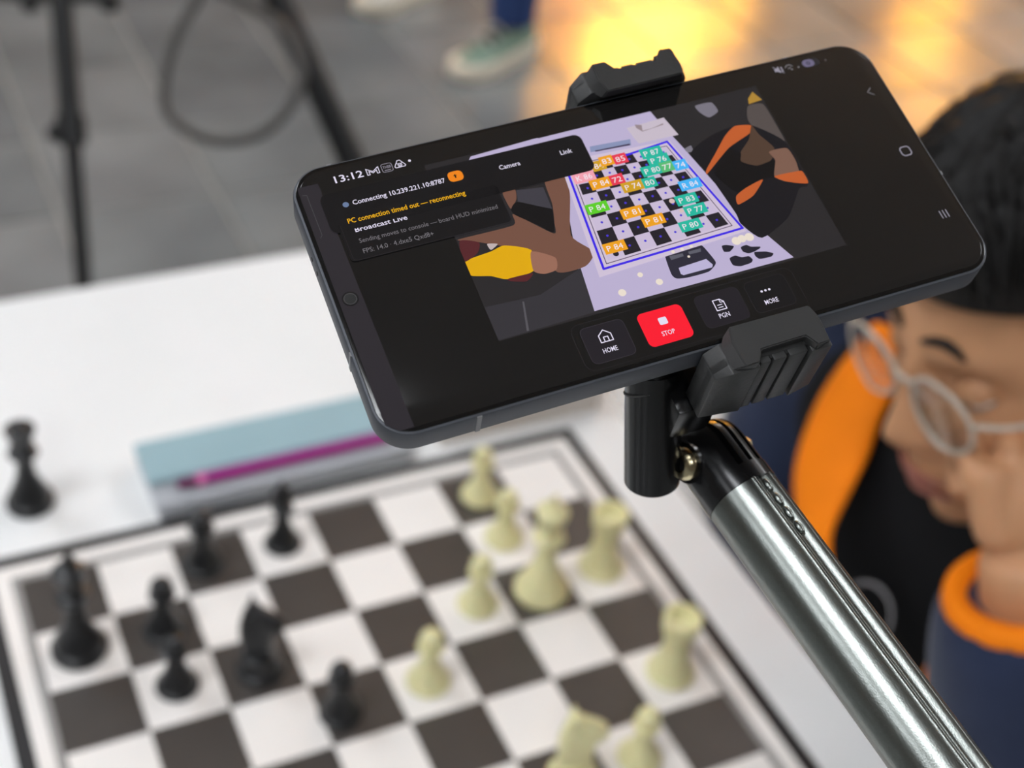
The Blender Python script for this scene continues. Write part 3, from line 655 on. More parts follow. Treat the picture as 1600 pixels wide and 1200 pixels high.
# ------------------------------------------------------------------ stand that holds the phone
m_plas = mat('matte_black_plastic', (47, 47, 47), 0.46, spec=0.4, var=0.10, scale=90, bump=0.05, bscale=900)
m_gloss = mat('gloss_black_plastic', (15, 15, 16), 0.22, spec=0.5, var=0.1, scale=60)
m_slot = mat('black_slot', (6, 6, 6), 0.7)
m_brass = mat('screw_metal', (196, 184, 150), 0.24, metal=1.0, var=0.08, scale=300)
m_steel = mat('galvanised_tube', (132, 136, 132), 0.28, metal=1.0, var=0.05, scale=1500, bump=0.05, bscale=2600)
stand = thing('phone_stand', 'metal tube stand with black hinge and spring clamp holding the phone', 'stand')
stand.matrix_world = PH_M
def mm(*p): return Vector(p) * 0.001
def jaw(sy):
    """one grip of the clamp; sy = +1 upper, -1 lower"""
    yo = 46.8 if sy > 0 else 48.2                  # outer face
    x0, x1 = -2.6, 28.8
    def slab(pts, y0, y1, cut=0.0):
        b = bmesh.new()
        lo = [b.verts.new(mm(x, sy * y0, z)) for x, z in pts]; hi = [b.verts.new(mm(x, sy * (y1 - (cut if x in (x0, x1) else 0)), z)) for x, z in pts]
        n = len(pts); b.faces.new(lo); b.faces.new(hi)
        for k in range(n): b.faces.new((lo[k], lo[(k + 1) % n], hi[(k + 1) % n], hi[k]))
        bmesh.ops.recalc_face_normals(b, faces=b.faces[:])
        bmesh.ops.bevel(b, geom=b.edges[:], offset=0.0004, segments=2, profile=0.5, affect='EDGES')
        return b
    body = obj('upper_jaw' if sy > 0 else 'lower_jaw', slab([(x0, -20), (x1, -20), (x1, -0.6), (27.4, 2.4), (0.9, 2.4), (x0, -0.6)], 39.4, yo - 2.4), m_plas, stand, True, 30)
    obj('jaw_shoulder', slab([(x0, -20), (8.2, -20), (8.2, 2.4), (0.9, 2.4), (x0, -0.6)], 43, yo, 1.4), m_plas, body, True, 30)
    obj('jaw_shoulder', slab([(21.8, -20), (x1, -20), (x1, -0.6), (27.4, 2.4), (21.8, 2.4)], 43, yo, 1.4), m_plas, body, True, 30)
    # front plate gripping over the face of the phone: stepped outline with a notch on the outer side, chamfered ends
    e = yo
    front = [(4.2, 37.0), (25.4, 37.2), (26.3, 40.6), (26.0, e - .4), (22.8, e - .2), (20.9, e - 3.4), (9.1, e - 3.2), (7.2, e - .1), (3.6, e), (3.2, 41.2)]
    back = [(3.2, 37.6), (26.4, 37.8), (28.2, 40.6), (27.8, e - 1.6), (22.8, e - .2), (20.9, e - 3.4), (9.1, e - 3.2), (7.2, e - .1), (0.8, e - 1.4), (0.4, 41.2)]
    b = bmesh.new()
    lo = [b.verts.new(mm(x, sy * y, 1.6)) for x, y in back]; hi = [b.verts.new(mm(x, sy * y, 4.9)) for x, y in front]
    n = len(front); b.faces.new(lo); b.faces.new(hi)
    for k in range(n): b.faces.new((lo[k], lo[(k + 1) % n], hi[(k + 1) % n], hi[k]))
    bmesh.ops.recalc_face_normals(b, faces=b.faces[:])
    bmesh.ops.bevel(b, geom=[q for q in b.edges if len(q.link_faces) == 2 and q.calc_face_angle(0) > .25], offset=0.0003, segments=2, affect='EDGES')
    obj('jaw_plate', b, m_plas, body, True, 30)
    # ribs with slots between them, standing in the notch and running back along the outer face
    for a, c in ((8.6, 11.4), (12.1, 15.6), (16.3, 21.2)):
        b = bmesh.new(); box(b, mm((a + c) / 2, sy * (yo - 2.0), -8.9), mm(c - a, 2.6, 22.2), 0.0004); obj('grip_rib', b, m_plas, body, True, 30)
    for x in (11.75, 15.95):
        b = bmesh.new(); box(b, mm(x, sy * (yo - 2.1), -8.9), mm(0.7, 1.0, 22.1)); obj('slot', b, m_slot, body)
    b = bmesh.new(); box(b, mm(13, sy * 39.15, -5.0), mm(24, 0.5, 8), 0.0001); obj('rubber_pad', b, m_slot, body)
    return body
jaw(1); jaw(-1)
b = bmesh.new(); box(b, mm(11, 0, -13.8), mm(20, 92, 6.0), 0.0012); obj('clamp_back', b, m_plas, stand, True, 30)
# upright socket behind the phone
PA, PB = Vector((-0.0076, -0.0462, -0.0545)), Vector((-0.0066, -0.0290, -0.0195))
b = bmesh.new(); cyl(b, PA, PB, 0.0074, n=40)
bmesh.ops.bevel(b, geom=[e for e in b.edges if e.calc_face_angle(0) > 1], offset=0.0006, segments=2, affect='EDGES'); obj('socket', b, m_gloss, stand, True, 40)
b = bmesh.new(); cyl(b, PB, mm(-2, -24, -11.5), 0.0066, n=24); obj('socket_neck', b, m_gloss, stand, True, 40)
b = bmesh.new(); box(b, mm(-0.5, -38, -28), mm(12, 13, 15), 0.002); obj('bracket', b, m_gloss, stand, True, 40)
b = bmesh.new(); tube(b, [PA.lerp(PB, .80) + Vector((math.cos(t) * .0075, math.sin(t) * .0046, math.sin(t) * -.0060)) for t in [2.0 + 2.4 * k / 10 for k in range(11)]], 0.0004, 8); obj('seam', b, m_plas, stand, True)
# hinge and tube
A0 = mm(11.57, -59.95, -48.89); D = Vector((0.14, -0.985, 0.10)).normalized()
AX = D.cross(Vector((0, 0, 1))).normalized(); NN = AX.cross(D).normalized()
FR = Matrix((AX, NN, D)).transposed()           # columns: across, towards the viewer, along the tube
KC = A0 - D * 0.0140
HR = math.radians(21)                            # the hinge pin is turned a little round the tube
AXR = AX * math.cos(HR) + NN * math.sin(HR); NNR = NN * math.cos(HR) - AX * math.sin(HR)
def hp(a, n, d): return A0 + AX * a + NN * n + D * d
def hq(a, n, d): return A0 + AXR * a + NNR * n + D * d
RT = 0.0101
b = bmesh.new(); cyl(b, hp(0, 0, -0.0045), hp(0, 0, 0.0005), RT + 0.0002, n=48); obj('hinge_collar', b, m_gloss, stand, True, 40)
def fin(name, a0, a1, shrink, tail, m):
    """one plate of the rounded hinge plug, between a0 and a1 across the tube"""
    b = bmesh.new(); rings = []
    for q in range(7):
        a = a0 + (a1 - a0) * q / 6
        r = math.sqrt(max(RT * RT - a * a, 1e-8)) - shrink; rd = 0.0098 * (1 - .12 * (a / RT) ** 4) - shrink
        pr = [(-r, tail)] + [(-r * math.cos(PI * k / 16), -0.0140 - rd * math.sin(PI * k / 16)) for k in range(17)] + [(r, tail)]
        rings.append([hq(a, n, d) for n, d in pr])
    loft(b, rings)
    return obj(name, b, m, stand, True, 40)
for a0, a1 in ((0.0040, 0.0097), (0.0006, 0.0024), (-0.0028, -0.0010), (-0.0062, -0.0044), (-0.0097, -0.0078)):
    fin('fork_fin', a0, a1, 0, -0.004, m_gloss)
for a0, a1 in ((0.0025, 0.0039), (-0.0009, 0.0005), (-0.0043, -0.0029), (-0.0077, -0.0063)):
    fin('tongue_fin', a0, a1, 0.0022, -0.0115, m_gloss)
b = bmesh.new(); box(b, (0, 0, 0), (0.010, 0.009, 0.012), 0.001, rot=FR)
for v in b.verts: v.co += KC - D * 0.009 - NN * 0.007 - AX * 0.000
obj('tongue_block', b, m_gloss, stand, True, 40)
b = bmesh.new(); cyl(b, KC + AXR * .0050, KC + AXR * .0100, 0.0056, n=28); obj('screw_boss', b, m_gloss, stand, True, 40)
# screw head
sc = KC + AXR * 0.0101
b = bmesh.new(); lathe(b, [(0.0046, 0), (0.0046, 0.0007), (0.0042, 0.0016), (0.0034, 0.0022), (0.0022, 0.0025), (0.0021, 0.0010), (0, 0.0010)], 32)
R3 = AXR.to_track_quat('Z', 'Y').to_matrix().to_4x4()
for v in b.verts: v.co = sc + R3 @ v.co
obj('screw_head', b, m_brass, stand, True, 50)
b = bmesh.new(); cyl(b, sc + AXR * 0.00102, sc + AXR * 0.0013, 0.0020, n=6); obj('screw_socket', b, m_slot, stand)
b = bmesh.new(); cyl(b, KC - AXR * 0.0098, KC - AXR * 0.0118, 0.0040, n=6); obj('nut', b, m_brass, stand, True, 30)
# tube with a rolled groove along it
TL = 0.75
GA = math.radians(112)                           # where the groove runs round the tube
def tube_prof(n=144):
    out = []
    for k in range(n):
        t = 2 * PI * k / n; d = (t - GA + PI) % (2 * PI) - PI
        r = RT
        if abs(d) < 0.24: r -= 0.0019 * (0.5 + 0.5 * math.cos(PI * d / 0.24)) ** 0.6
        elif abs(d) < 0.36: r += 0.00035 * math.sin(PI * (abs(d) - 0.24) / 0.12)
        out.append((r * math.cos(t), r * math.sin(t)))
    return out
tp = tube_prof(); b = bmesh.new()
loft(b, [[hp(x, y, z) for x, y in tp] for z in (0.0003, 0.02, 0.06, 0.12, 0.2, 0.32, TL)]); obj('tube', b, m_steel, stand, True, 60)
for k in range(4):
    ct = (RT - 0.0006); z = 0.0035 + 0.0046 * k
    b = bmesh.new(); ball(b, (0, 0, 0), 1.0, u=12, v=8)
    for v in b.verts: v.co = hp(ct * math.cos(GA), ct * math.sin(GA), z) + AX * (v.co.x * .0010) + NN * (v.co.y * .0009) + D * (v.co.z * .0020)
    obj('crimp', b, m_steel, stand, True)
# post, feet of the stand (behind the photographer's side of the table)
tail = hp(0, 0, TL)
wt = PH_M @ tail
foot = Vector((wt.x, wt.y - 0.02, 0.0))
IM = PH_M.inverted()
b = bmesh.new(); cyl(b, IM @ Vector((wt.x, wt.y - 0.02, 0.05)), IM @ Vector((wt.x, wt.y - 0.02, wt.z + 0.04)), 0.0125, n=24); obj('post', b, m_steel, stand, True, 40)
b = bmesh.new(); cyl(b, IM @ Vector((wt.x, wt.y - 0.02, wt.z - 0.03)), IM @ Vector((wt.x, wt.y - 0.02, wt.z + 0.03)), 0.021, n=24); obj('boom_joint', b, m_gloss, stand, True, 40)
for k in range(3):
    a = math.radians(-150 + 120 * k)
    b = bmesh.new(); tube(b, [IM @ p for p in (Vector((foot.x, foot.y, 0.30)), Vector((foot.x + .30 * math.cos(a), foot.y + .30 * math.sin(a), 0.012)))], 0.0105, 12); obj('leg', b, m_steel, stand, True)

# ------------------------------------------------------------------ tripod with hanging cable behind the table
m_trip = mat('tripod_black', (17, 17, 18), 0.42, spec=0.4, var=0.1, scale=40)
m_cable = mat('grey_cable', (66, 63, 60), 0.5, var=0.05)
tri = thing('tripod', 'black tripod standing on the floor behind the table', 'tripod')
AP = Vector((0.173, 2.076, 1.22)); F1 = Vector((0.018, 1.319, 0.012)); F2 = Vector((0.603, 1.355, 0.012)); F3 = Vector((0.02, 2.72, 0.012))
b = bmesh.new(); cyl(b, AP - Vector((0, 0, .05)), AP + Vector((0, 0, .06)), 0.045, n=24); obj('crown', b, m_trip, tri, True, 40)
b = bmesh.new(); cyl(b, AP - Vector((0, 0, .45)), AP + Vector((0, 0, .22)), 0.014, n=16); obj('centre_column', b, m_trip, tri, True, 40)
b = bmesh.new(); box(b, AP + Vector((0, 0, .26)), (.07, .07, .08), .01); obj('tripod_head', b, m_trip, tri, True, 40)
hub = AP - Vector((0, 0, 0.42))
for F, r in ((F1, .0155), (F2, .0215), (F3, .0155)):
    top = AP.lerp(F, 0.05); mid = AP.lerp(F, 0.712 if F is not F2 else 0.88)
    b = bmesh.new(); cyl(b, top, mid, r * 1.12, n=16); leg = obj('leg', b, m_trip, tri, True, 40)
    b = bmesh.new(); cyl(b, mid, F, r * 0.86, n=16); obj('lower_tube', b, m_trip, leg, True, 40)
    d = (F - AP).normalized()
    b = bmesh.new(); cyl(b, mid - d * .022, mid + d * .024, r * 1.5, n=16); ball(b, mid + Vector((-r * 1.7, -.004, 0)), r * .85); obj('leg_lock', b, m_trip, leg, True, 40)
    b = bmesh.new(); ball(b, F + Vector((0, 0, .006)), r * 1.2); obj('rubber_foot', b, m_trip, leg, True)
    b = bmesh.new(); cyl(b, hub, AP.lerp(F, 0.42), 0.008, n=10); obj('spreader', b, m_trip, tri, True)
# cross arm clamped to the front leg, at the very top of the picture
c0 = AP.lerp(F1, 0.578)
b = bmesh.new(); cyl(b, c0 + Vector((-.20, .07, .012)), c0 + Vector((.075, -.02, .012)), 0.0105, n=14); ball(b, c0 + Vector((.070, -.018, .004)), .017); ball(b, c0 + Vector((-.045, .012, .002)), .016); obj('cross_arm', b, m_trip, tri, True)
cab = [(0.185, 1.16, 0.80), (0.174, 1.145, 0.732), (0.139, 1.126, 0.689), (0.116, 1.099, 0.644), (0.112, 1.077, 0.616), (0.131, 1.051, 0.6), (0.165, 1.027, 0.594), (0.206, 1.013, 0.603), (0.243, 1.014, 0.628), (0.269, 1.028, 0.66), (0.273, 1.048, 0.685), (0.264, 1.076, 0.711), (0.236, 1.107, 0.728), (0.214, 1.127, 0.736), (0.19, 1.16, 0.75), (0.15, 1.25, 0.85), (0.13, 1.5, 0.95), (0.165, 2.0, 1.17)]
cab[0] = (0.212, 1.168, 0.780)
cab.insert(0, (0.262, 1.26, 0.86)); cab.insert(0, (0.27, 1.6, 1.0)); cab.insert(0, (0.195, 2.03, 1.18))
b = bmesh.new(); tube(b, smooth_path(cab, 6), 0.0068, 10); tag(obj('cable', b, m_cable, None, True), 'grey cable hanging in a loop from the black tripod', 'cable')

# ------------------------------------------------------------------ people
m_skin = mat('skin', (190, 140, 102), 0.5, spec=0.35, var=0.07, scale=40, sss=0.12)
m_hair = mat('black_hair', (14, 12, 11), 0.5, spec=0.25, var=0.3, scale=60, stretch=(1, 1, 6), bump=0.5, bscale=120)
m_navy = mat('navy_fleece', (35, 44, 68), 0.85, spec=0.2, var=0.10, scale=30, bump=0.2, bscale=300, sheen=0.15)
m_orange = mat('orange_lining', (240, 128, 8), 0.75, spec=0.2, var=0.06, scale=26, bump=0.15, bscale=240)
m_tee = mat('black_cotton', (22, 22, 24), 0.85, spec=0.2, var=0.08, scale=40, bump=0.15, bscale=300)
m_print = mat('grey_shirt_print', (118, 116, 118), 0.8)
m_trouser = mat('dark_trousers', (34, 35, 40), 0.85, var=0.1, scale=40)
m_jeans = mat('blue_jeans', (38, 62, 112), 0.8, var=0.14, scale=60, bump=0.2, bscale=400)
m_eyew = mat('eye_white', (225, 220, 214), 0.25); m_iris = mat('eye_iris', (40, 26, 18), 0.15); m_lip = mat('lip', (150, 92, 78), 0.5)

def gauss(x, y, z, c, s, a):
    return a * math.exp(-(((x - c[0]) / s[0]) ** 2 + ((y - c[1]) / s[1]) ** 2 + ((z - c[2]) / s[2]) ** 2))
def head_point(d):
    """d unit direction; x forward, y left, z up; returns a point of the face and skull in metres"""
    dx, dy, dz = d.x, d.y, d.z
    if dx > 0 and dz < 0:                         # fuller lower face: chin and jaw stand forward
        h = math.hypot(dx, dz) or 1
        s = (abs(dx / h) ** 3.4 + abs(dz / h) ** 3.4) ** (-1 / 3.4)
        s = 1 + (s - 1) * min(1, h * 1.2); dx *= s; dz *= s
    x, y, z = dx * 0.092, dy * 0.075, dz * 0.118
    if x < 0: x *= 1.08
    if z < 0:                                     # jaw narrows, the back of the neck tucks in
        t = min(1, -z / 0.118)
        y *= 1 - 0.34 * t ** 2.0
        if x < 0: x *= 1 - 0.45 * t
        z *= 1.05
    if x > 0.05: x = 0.05 + (x - 0.05) * 0.86     # flatter face
    ay = abs(y)
    if d.x > 0.1:
        x += gauss(0, y, z, (0, 0, -0.034), (1, .011, .015), .019)      # nose tip
        x += gauss(0, y, z, (0, 0, -0.010), (1, .008, .024), .012)      # bridge
        x += gauss(0, ay, z, (0, .013, -0.038), (1, .007, .008), .006)  # nostril wings
        x -= gauss(0, ay, z, (0, .032, 0.002), (1, .017, .012), .011)   # eye sockets
        x -= gauss(0, ay, z, (0, .062, 0.000), (1, .014, .030), .006)   # temples
        x += gauss(0, ay, z, (0, .028, 0.024), (1, .024, .009), .005)   # brow
        x += gauss(0, ay, z, (0, .042, -0.030), (1, .016, .016), .005)  # cheek bones
        x += gauss(0, y, z, (0, 0, -0.066), (1, .022, .007), .007)      # lips
        x += gauss(0, y, z, (0, 0, -0.079), (1, .019, .006), .006)
        x -= gauss(0, y, z, (0, 0, -0.0725), (1, .024, .0025), .004)
        x -= gauss(0, y, z, (0, 0, -0.091), (1, .024, .006), .004)      # fold above the chin
        x += gauss(0, y, z, (0, 0, -0.110), (1, .020, .013), .010)      # chin
    return Vector((x, y, z))
def head_bm(M, scale=1.0):
    b = bmesh.new(); bmesh.ops.create_uvsphere(b, u_segments=80, v_segments=60, radius=1.0)
    for v in b.verts: v.co = M @ (head_point(v.co.normalized()) * scale)
    for s in (-1, 1):                             # ears
        e = bmesh.new(); bmesh.ops.create_uvsphere(e, u_segments=16, v_segments=12, radius=1.0)
        for v in e.verts:
            p = Vector((v.co.x * .017, v.co.y * .009, v.co.z * .031))
            if p.y * s > 0 and (p.x ** 2 / .011 ** 2 + p.z ** 2 / .022 ** 2) < 1: p.y *= .2
            v.co = M @ ((Matrix.Rotation(s * -.35, 3, 'Z') @ p + Vector((-.012, s * .075, -.012))) * scale)
        me = bpy.data.meshes.new('t'); e.to_mesh(me); e.free(); b.from_mesh(me); bpy.data.meshes.remove(me)
    return b
def face_extras(M, scale, parent, looking=(1, 0, -.35), lid=.2):
    for s in (-1, 1):
        c = Vector((.0655, s * .0315, .001)); lk = Vector(looking).normalized()
        b = bmesh.new(); ball(b, M @ (c * scale), .0118 * scale, u=20, v=14); e = obj('eye', b, m_eyew, parent, True)
        b = bmesh.new(); ball(b, M @ ((c + lk * .0078) * scale), .0050 * scale, u=14, v=10); obj('iris', b, m_iris, e, True)
        for nm, up in (('upper_eyelid', 1), ('lower_eyelid', -1)):
            b = bmesh.new(); bmesh.ops.create_uvsphere(b, u_segments=24, v_segments=24, radius=.0131)
            cut = (-.30 + lid * -2.0) if up > 0 else .62
            bmesh.ops.delete(b, geom=[v for v in b.verts if (up * v.co.z / .0131) < cut + .25 * abs(v.co.y / .0131) ** 2], context='VERTS')
            for v in b.verts: v.co = M @ ((c + v.co) * scale)
            o = obj(nm, b, m_skin, e, True)
        b = bmesh.new(); ps = [head_point(Vector((1, s * t, .25 + .06 * math.sin((t - .12) * 6))).normalized()) + Vector((.0012, 0, 0)) for t in (.13, .25, .36, .47, .58)]
        tube(b, [M @ (p * scale) for p in ps], [.0016, .0030, .0032, .0028, .0012], 8); obj('eyebrow', b, m_hair, parent, True)
    b = bmesh.new()
    for zz, rr in ((-.0665, .0030), (-.0780, .0034)):
        ps = []
        for y in (-.022, -.011, 0, .011, .022):   # ride on the face at that height
            best = min((head_point(Vector((1, y / .075 * q, zz / .118 * q)).normalized()) for q in (.9, 1, 1.1, 1.2, 1.3, 1.4, 1.5)), key=lambda p_: abs(p_.z - zz))
            ps.append(Vector((best.x + .0008 - abs(y) * .05, y, zz)))
        tube(b, [M @ (p * scale) for p in smooth_path(ps, 4)], [rr * (.25 + .75 * math.sin(PI * k / 16)) for k in range(17)], 8)
    obj('lips', b, m_lip, parent, True)
def hair_bm(M, scale, seed=0, thick=.020, front=.60, locks=170):
    r = random.Random(seed); b = bmesh.new()
    bmesh.ops.create_uvsphere(b, u_segments=72, v_segments=48, radius=1.0)
    kill = []
    for v in b.verts:
        d = v.co.normalized()
        lim = -0.30 if d.x < -.15 else (-.30 + (d.x + .15) / .45 * (front + .30) if d.x < .30 else front)
        edge = d.z - lim
        if edge < -0.10: kill.append(v); continue
        p = head_point(d) * scale
        w = noise.noise(Vector((d.x * 3 + seed, d.y * 9, d.z * 3))) * .5 + noise.noise(Vector((d.x * 5, d.y * 22, d.z * 5 + seed))) * .35
        g = max(0.0, min(1.0, (edge + .10) / .22))
        v.co = M @ (p * (1 + (thick / .1) * (.25 + .75 * g) * (1 + .55 * w)) )
    bmesh.ops.delete(b, geom=kill, context='VERTS')
    for k in range(locks):                         # tapering locks lying on the cap
        th = r.uniform(-PI, PI); z0 = r.uniform(-.05, .98)
        d = Vector((math.cos(th) * math.sqrt(1 - z0 * z0), math.sin(th) * math.sqrt(1 - z0 * z0), z0))
        if d.x > .3 and z0 < front - .02: continue
        fall = Vector((r.uniform(-.1, .45), math.copysign(r.uniform(.2, .8), d.y), -.55)); pts = []; p = d.copy()
        for q in range(6):
            pts.append(M @ (head_point(p.normalized()) * scale * (1 + thick / .1 * (.93 + .10 * math.sin(q * .9 + k)))))
            p = (p + (fall - p * p.dot(fall)) * .11).normalized()
        if d.x > 0.25 and p.z < front - .18: continue
        w = r.uniform(.0018, .0036) * scale
        tube(b, smooth_path(pts, 3), [w * math.sin(PI * min(1, (q + 2) / 17.5)) ** .6 + .0003 for q in range(16)], 6)
    return b

def hand_chains(W, K, across, curl, size=1.0, thumb_side=1, bend=(40, 60, 40)):
    """W wrist, K knuckle centre, across = direction from little finger to index, curl = side of the palm"""
    W = Vector(W); K = Vector(K); u = (K - W).normalized(); a = Vector(across); a = (a - u * a.dot(u)).normalized(); c = Vector(curl); c = (c - u * c.dot(u) - a * c.dot(a)).normalized()
    L = (K - W).length; ch = []
    for off, r in ((-.024, .0125), (-.008, .0135), (.008, .0135), (.024, .0125)):
        ch.append([(W + a * off * .45 * size, .017 * size), (W + u * L * .45 + a * off * .8 * size, .0145 * size), (K + a * off * size * 1.05, r * size)])
    lens = ((.032, .020, .018), (.040, .025, .020), (.044, .028, .021), (.039, .024, .020))
    for off, ln, r, drop in zip((-.030, -.010, .010, .030), lens, (.0082, .0092, .0096, .0092), (-.006, 0, .002, 0)):
        p = K + a * off * size + u * drop; pts = [(p - u * .018 * size, r * 1.1 * size), (p, r * 1.1 * size)]; ang = 0
        for l, bd, t in zip(ln, bend, (.95, .85, .72)):
            ang += math.radians(bd); p = p + (u * math.cos(ang) + c * math.sin(ang)) * l * size; pts.append((p, r * t * size))
        ch.append(pts)
    b0 = W + u * L * .25 + a * .016 * size
    t1 = b0 + (a * .030 + u * .024 + c * .012) * size; t2 = t1 + (a * .010 + u * .030 + c * .010) * size; t3 = t2 + (u * .024 + c * .012 - a * .002) * size
    ch.append([(b0, .014 * size), (t1, .0125 * size), (t2, .0105 * size), (t3, .008 * size)])
    return ch

# --- the seated player at the right of the table
def frame_of(c, yaw, pitch, roll):
    y, p, r = (math.radians(v) for v in (yaw, pitch, roll))
    f = Vector((-math.cos(p) * math.cos(y), math.cos(p) * math.sin(y), -math.sin(p)))
    rt = Vector((math.sin(y), math.cos(y), 0)); u = rt.cross(f)
    if u.z < 0: u = -u
    rt, u = rt * math.cos(r) + u * math.sin(r), u * math.cos(r) - rt * math.sin(r)
    m = Matrix((f, -rt, u)).transposed().to_4x4(); m.translation = c
    return m
HM = frame_of(Vector((0.371, -0.048, 1.014)), 3, 15, -9); HS = 1.05
player = thing('person', 'seated person in navy jacket with orange lining and black shirt, chin resting on hand', 'person')
neck0 = HM @ Vector((-.022, 0, -.06)); neck1 = Vector((.462, -.004, .885))
b = head_bm(HM, HS)
chains = [[(neck0, .056), (neck0.lerp(neck1, .5), .053), (neck1, .058), (Vector((.49, .005, .80)), .085), (Vector((.56, .01, .64)), .09), (Vector((.66, .01, .52)), .10)]]
LW = Vector((0.305, -0.150, 0.926)); LE = Vector((0.347, -0.226, 0.698)); LS = Vector((.475, -.165, .875))
RS = Vector((.455, .160, .885)); RE = Vector((.41, .165, .655)); RW = Vector((.46, .02, .60))
arm_chains = [[(LS, .045), (LE, .036), (LW, .032), (LW + (LW - LE).normalized() * .02, .030)]]
chains += [[(RS, .045), (RE, .036), (RW, .026)]]
LK = Vector((0.3105, -0.123, 0.984))
arm_chains += hand_chains(LW + (LW - LE).normalized() * .012, LK, (.80, -.42, .12), (.45, .80, .10), 1.10, bend=(72, 92, 60))
chains += hand_chains(RW, RW + Vector((.0, -.08, -.02)), (-.9, 0, .2), (0, -.2, -1), 1.0)
for ysn, kn in ((.10, Vector((.31, .13, .50))), (-.10, Vector((.33, -.12, .50)))):
    chains.append([(Vector((.66, ysn, .50)), .075), (kn, .055), (kn + Vector((.06, 0, -.42)), .036), (kn + Vector((.05, 0, -.45)), .034)])
sb = skin_bm(chains); me = bpy.data.meshes.new('t'); sb.to_mesh(me); sb.free(); b.from_mesh(me); bpy.data.meshes.remove(me)
body = remeshed(b, .0034, 1, .35); arm = remeshed(skin_bm(arm_chains, 2), .0026, 2, .4)   # the raised arm keeps its own outline where it touches the cheek
b = bmesh.new(); b.from_mesh(body); b.from_mesh(arm); bpy.data.meshes.remove(body); bpy.data.meshes.remove(arm)
obj('body', b, m_skin, player, True)
face_extras(HM, HS, player, (1, 0, -.6), .02)
obj('hair', hair_bm(HM, HS, 5, .024, .50, 760), m_hair, player, True)
# clothes
TR = [(.70, .005, .47, .125, .175), (.62, .008, .56, .115, .165), (.545, .012, .68, .118, .172), (.50, .014, .78, .122, .182), (.475, .012, .855, .105, .180), (.465, .004, .905, .078, .125), (.458, 0, .935, .060, .075)]
def torso_ring(t, off=0.0, n=40):
    cx, cy, cz, rx, ry = t
    return [Vector((cx - (rx + off) * math.copysign(abs(math.cos(a)) ** .85, math.cos(a)), cy + (ry + off) * math.copysign(abs(math.sin(a)) ** .85, math.sin(a)), cz + .03 * math.cos(a) * -1)) for a in (2 * PI * k / n for k in range(n))]
b = bmesh.new(); loft(b, [torso_ring(t, .012) for t in TR[:-1]])
cuff = LE.lerp(LW, .93)
def sleeve(pts, rads):
    return tube(b, smooth_path(pts, 5), [rads[0] + (rads[-1] - rads[0]) * 0 + rads[min(len(rads) - 1, int(i / 5))] * (1 - (i % 5) / 5) + rads[min(len(rads) - 1, int(i / 5) + 1)] * ((i % 5) / 5) - rads[0] for i in range(5 * (len(pts) - 1) + 1)], 20)
sleeve([LS + Vector((.03, .04, .0)), LS, LS.lerp(LE, .5) + Vector((.0, -.02, 0)), LE, LE.lerp(LW, .45), LE.lerp(LW, .80), cuff], [.065, .075, .070, .068, .067, .060, .051])
sleeve([RS + Vector((.03, -.04, .0)), RS, RS.lerp(RE, .5) + Vector((0, .015, 0)), RE, RE.lerp(RW, .5), RW + Vector((0, .03, 0))], [.065, .074, .067, .062, .052, .042])
jk = obj('jacket', remeshed(b, .007, 3, .5), m_navy, player, True)
b = bmesh.new(); ax = (LW - LE).normalized(); c = cuff + ax * .002
q = ax.to_track_quat('Z', 'Y').to_matrix()
rings = [[c + q @ Vector((r * math.cos(2 * PI * k / 32), r * math.sin(2 * PI * k / 32), z)) for k in range(32)] for r, z in ((.049, -.008), (.050, -.003), (.0485, .003), (.044, .005), (.036, .004), (.035, -.008))]
loft(b, rings); obj('cuff', b, m_orange, player, True)
# black shirt showing between the lapels
b = bmesh.new(); NA = 18
rings = []
for t in TR[:-1] + [(.455, -.002, .925, .062, .075)]:
    cx, cy, cz, rx, ry = t; row = []
    for k in range(NA + 1):
        a = -1.05 + 2.1 * k / NA
        row.append(Vector((cx - (rx + .020) * math.cos(a) ** .85 if math.cos(a) > 0 else cx, cy + (ry + .018) * math.copysign(abs(math.sin(a)) ** .85, math.sin(a)), cz - .03 * math.cos(a))))
    rings.append(row)
loft(b, rings, cap=False, closed=False)
sh = obj('shirt', b, m_tee, player, True); so = sh.modifiers.new('s', 'SOLIDIFY'); so.thickness = .006; so.offset = -1
sh.modifiers.new('u', 'SUBSURF').levels = 1
def strip(name, outer, inner, m, thick=.007):
    o_ = smooth_path(outer, 5); i_ = smooth_path(inner, 5); b = bmesh.new(); rows = []
    for p, q in zip(o_, i_):
        d = (CHEST - (p + q) / 2).normalized()
        rows.append([p, p.lerp(q, .2) - d * .007, p.lerp(q, .5) - d * .010, p.lerp(q, .8) - d * .006, q])
    loft(b, rows, cap=False, closed=False); o = obj(name, b, m, player, True)
    s = o.modifiers.new('s', 'SOLIDIFY'); s.thickness = thick; s.offset = 0
    u = o.modifiers.new('u', 'SUBSURF'); u.levels = 1; u.render_levels = 1
    return o
CHEST = Vector((.50, .03, .82))
strip('lapel', [(0.385, 0.095, 0.912), (0.3564, 0.0956, 0.8563), (0.3294, 0.0751, 0.8163), (0.3163, 0.0494, 0.7956), (0.3121, 0.0248, 0.7815), (0.3109, -0.0071, 0.7612)],
      [(0.395, 0.055, 0.915), (0.3623, 0.0405, 0.8796), (0.3464, 0.0269, 0.8544), (0.3264, 0.0142, 0.8357), (0.3058, -0.001, 0.8138), (0.3021, -0.026, 0.7834)], m_orange)
strip('lapel', [(0.4290, -0.1480, 0.9000), (0.3990, -0.1430, 0.8500), (0.3690, -0.1280, 0.8000), (0.3486, -0.0966, 0.7652), (0.3540, -0.0970, 0.7350)],
      [(0.4190, -0.1230, 0.9000), (0.3890, -0.1180, 0.8500), (0.3590, -0.1080, 0.8000), (0.3440, -0.0850, 0.7680), (0.3470, -0.0850, 0.7350)], m_orange)
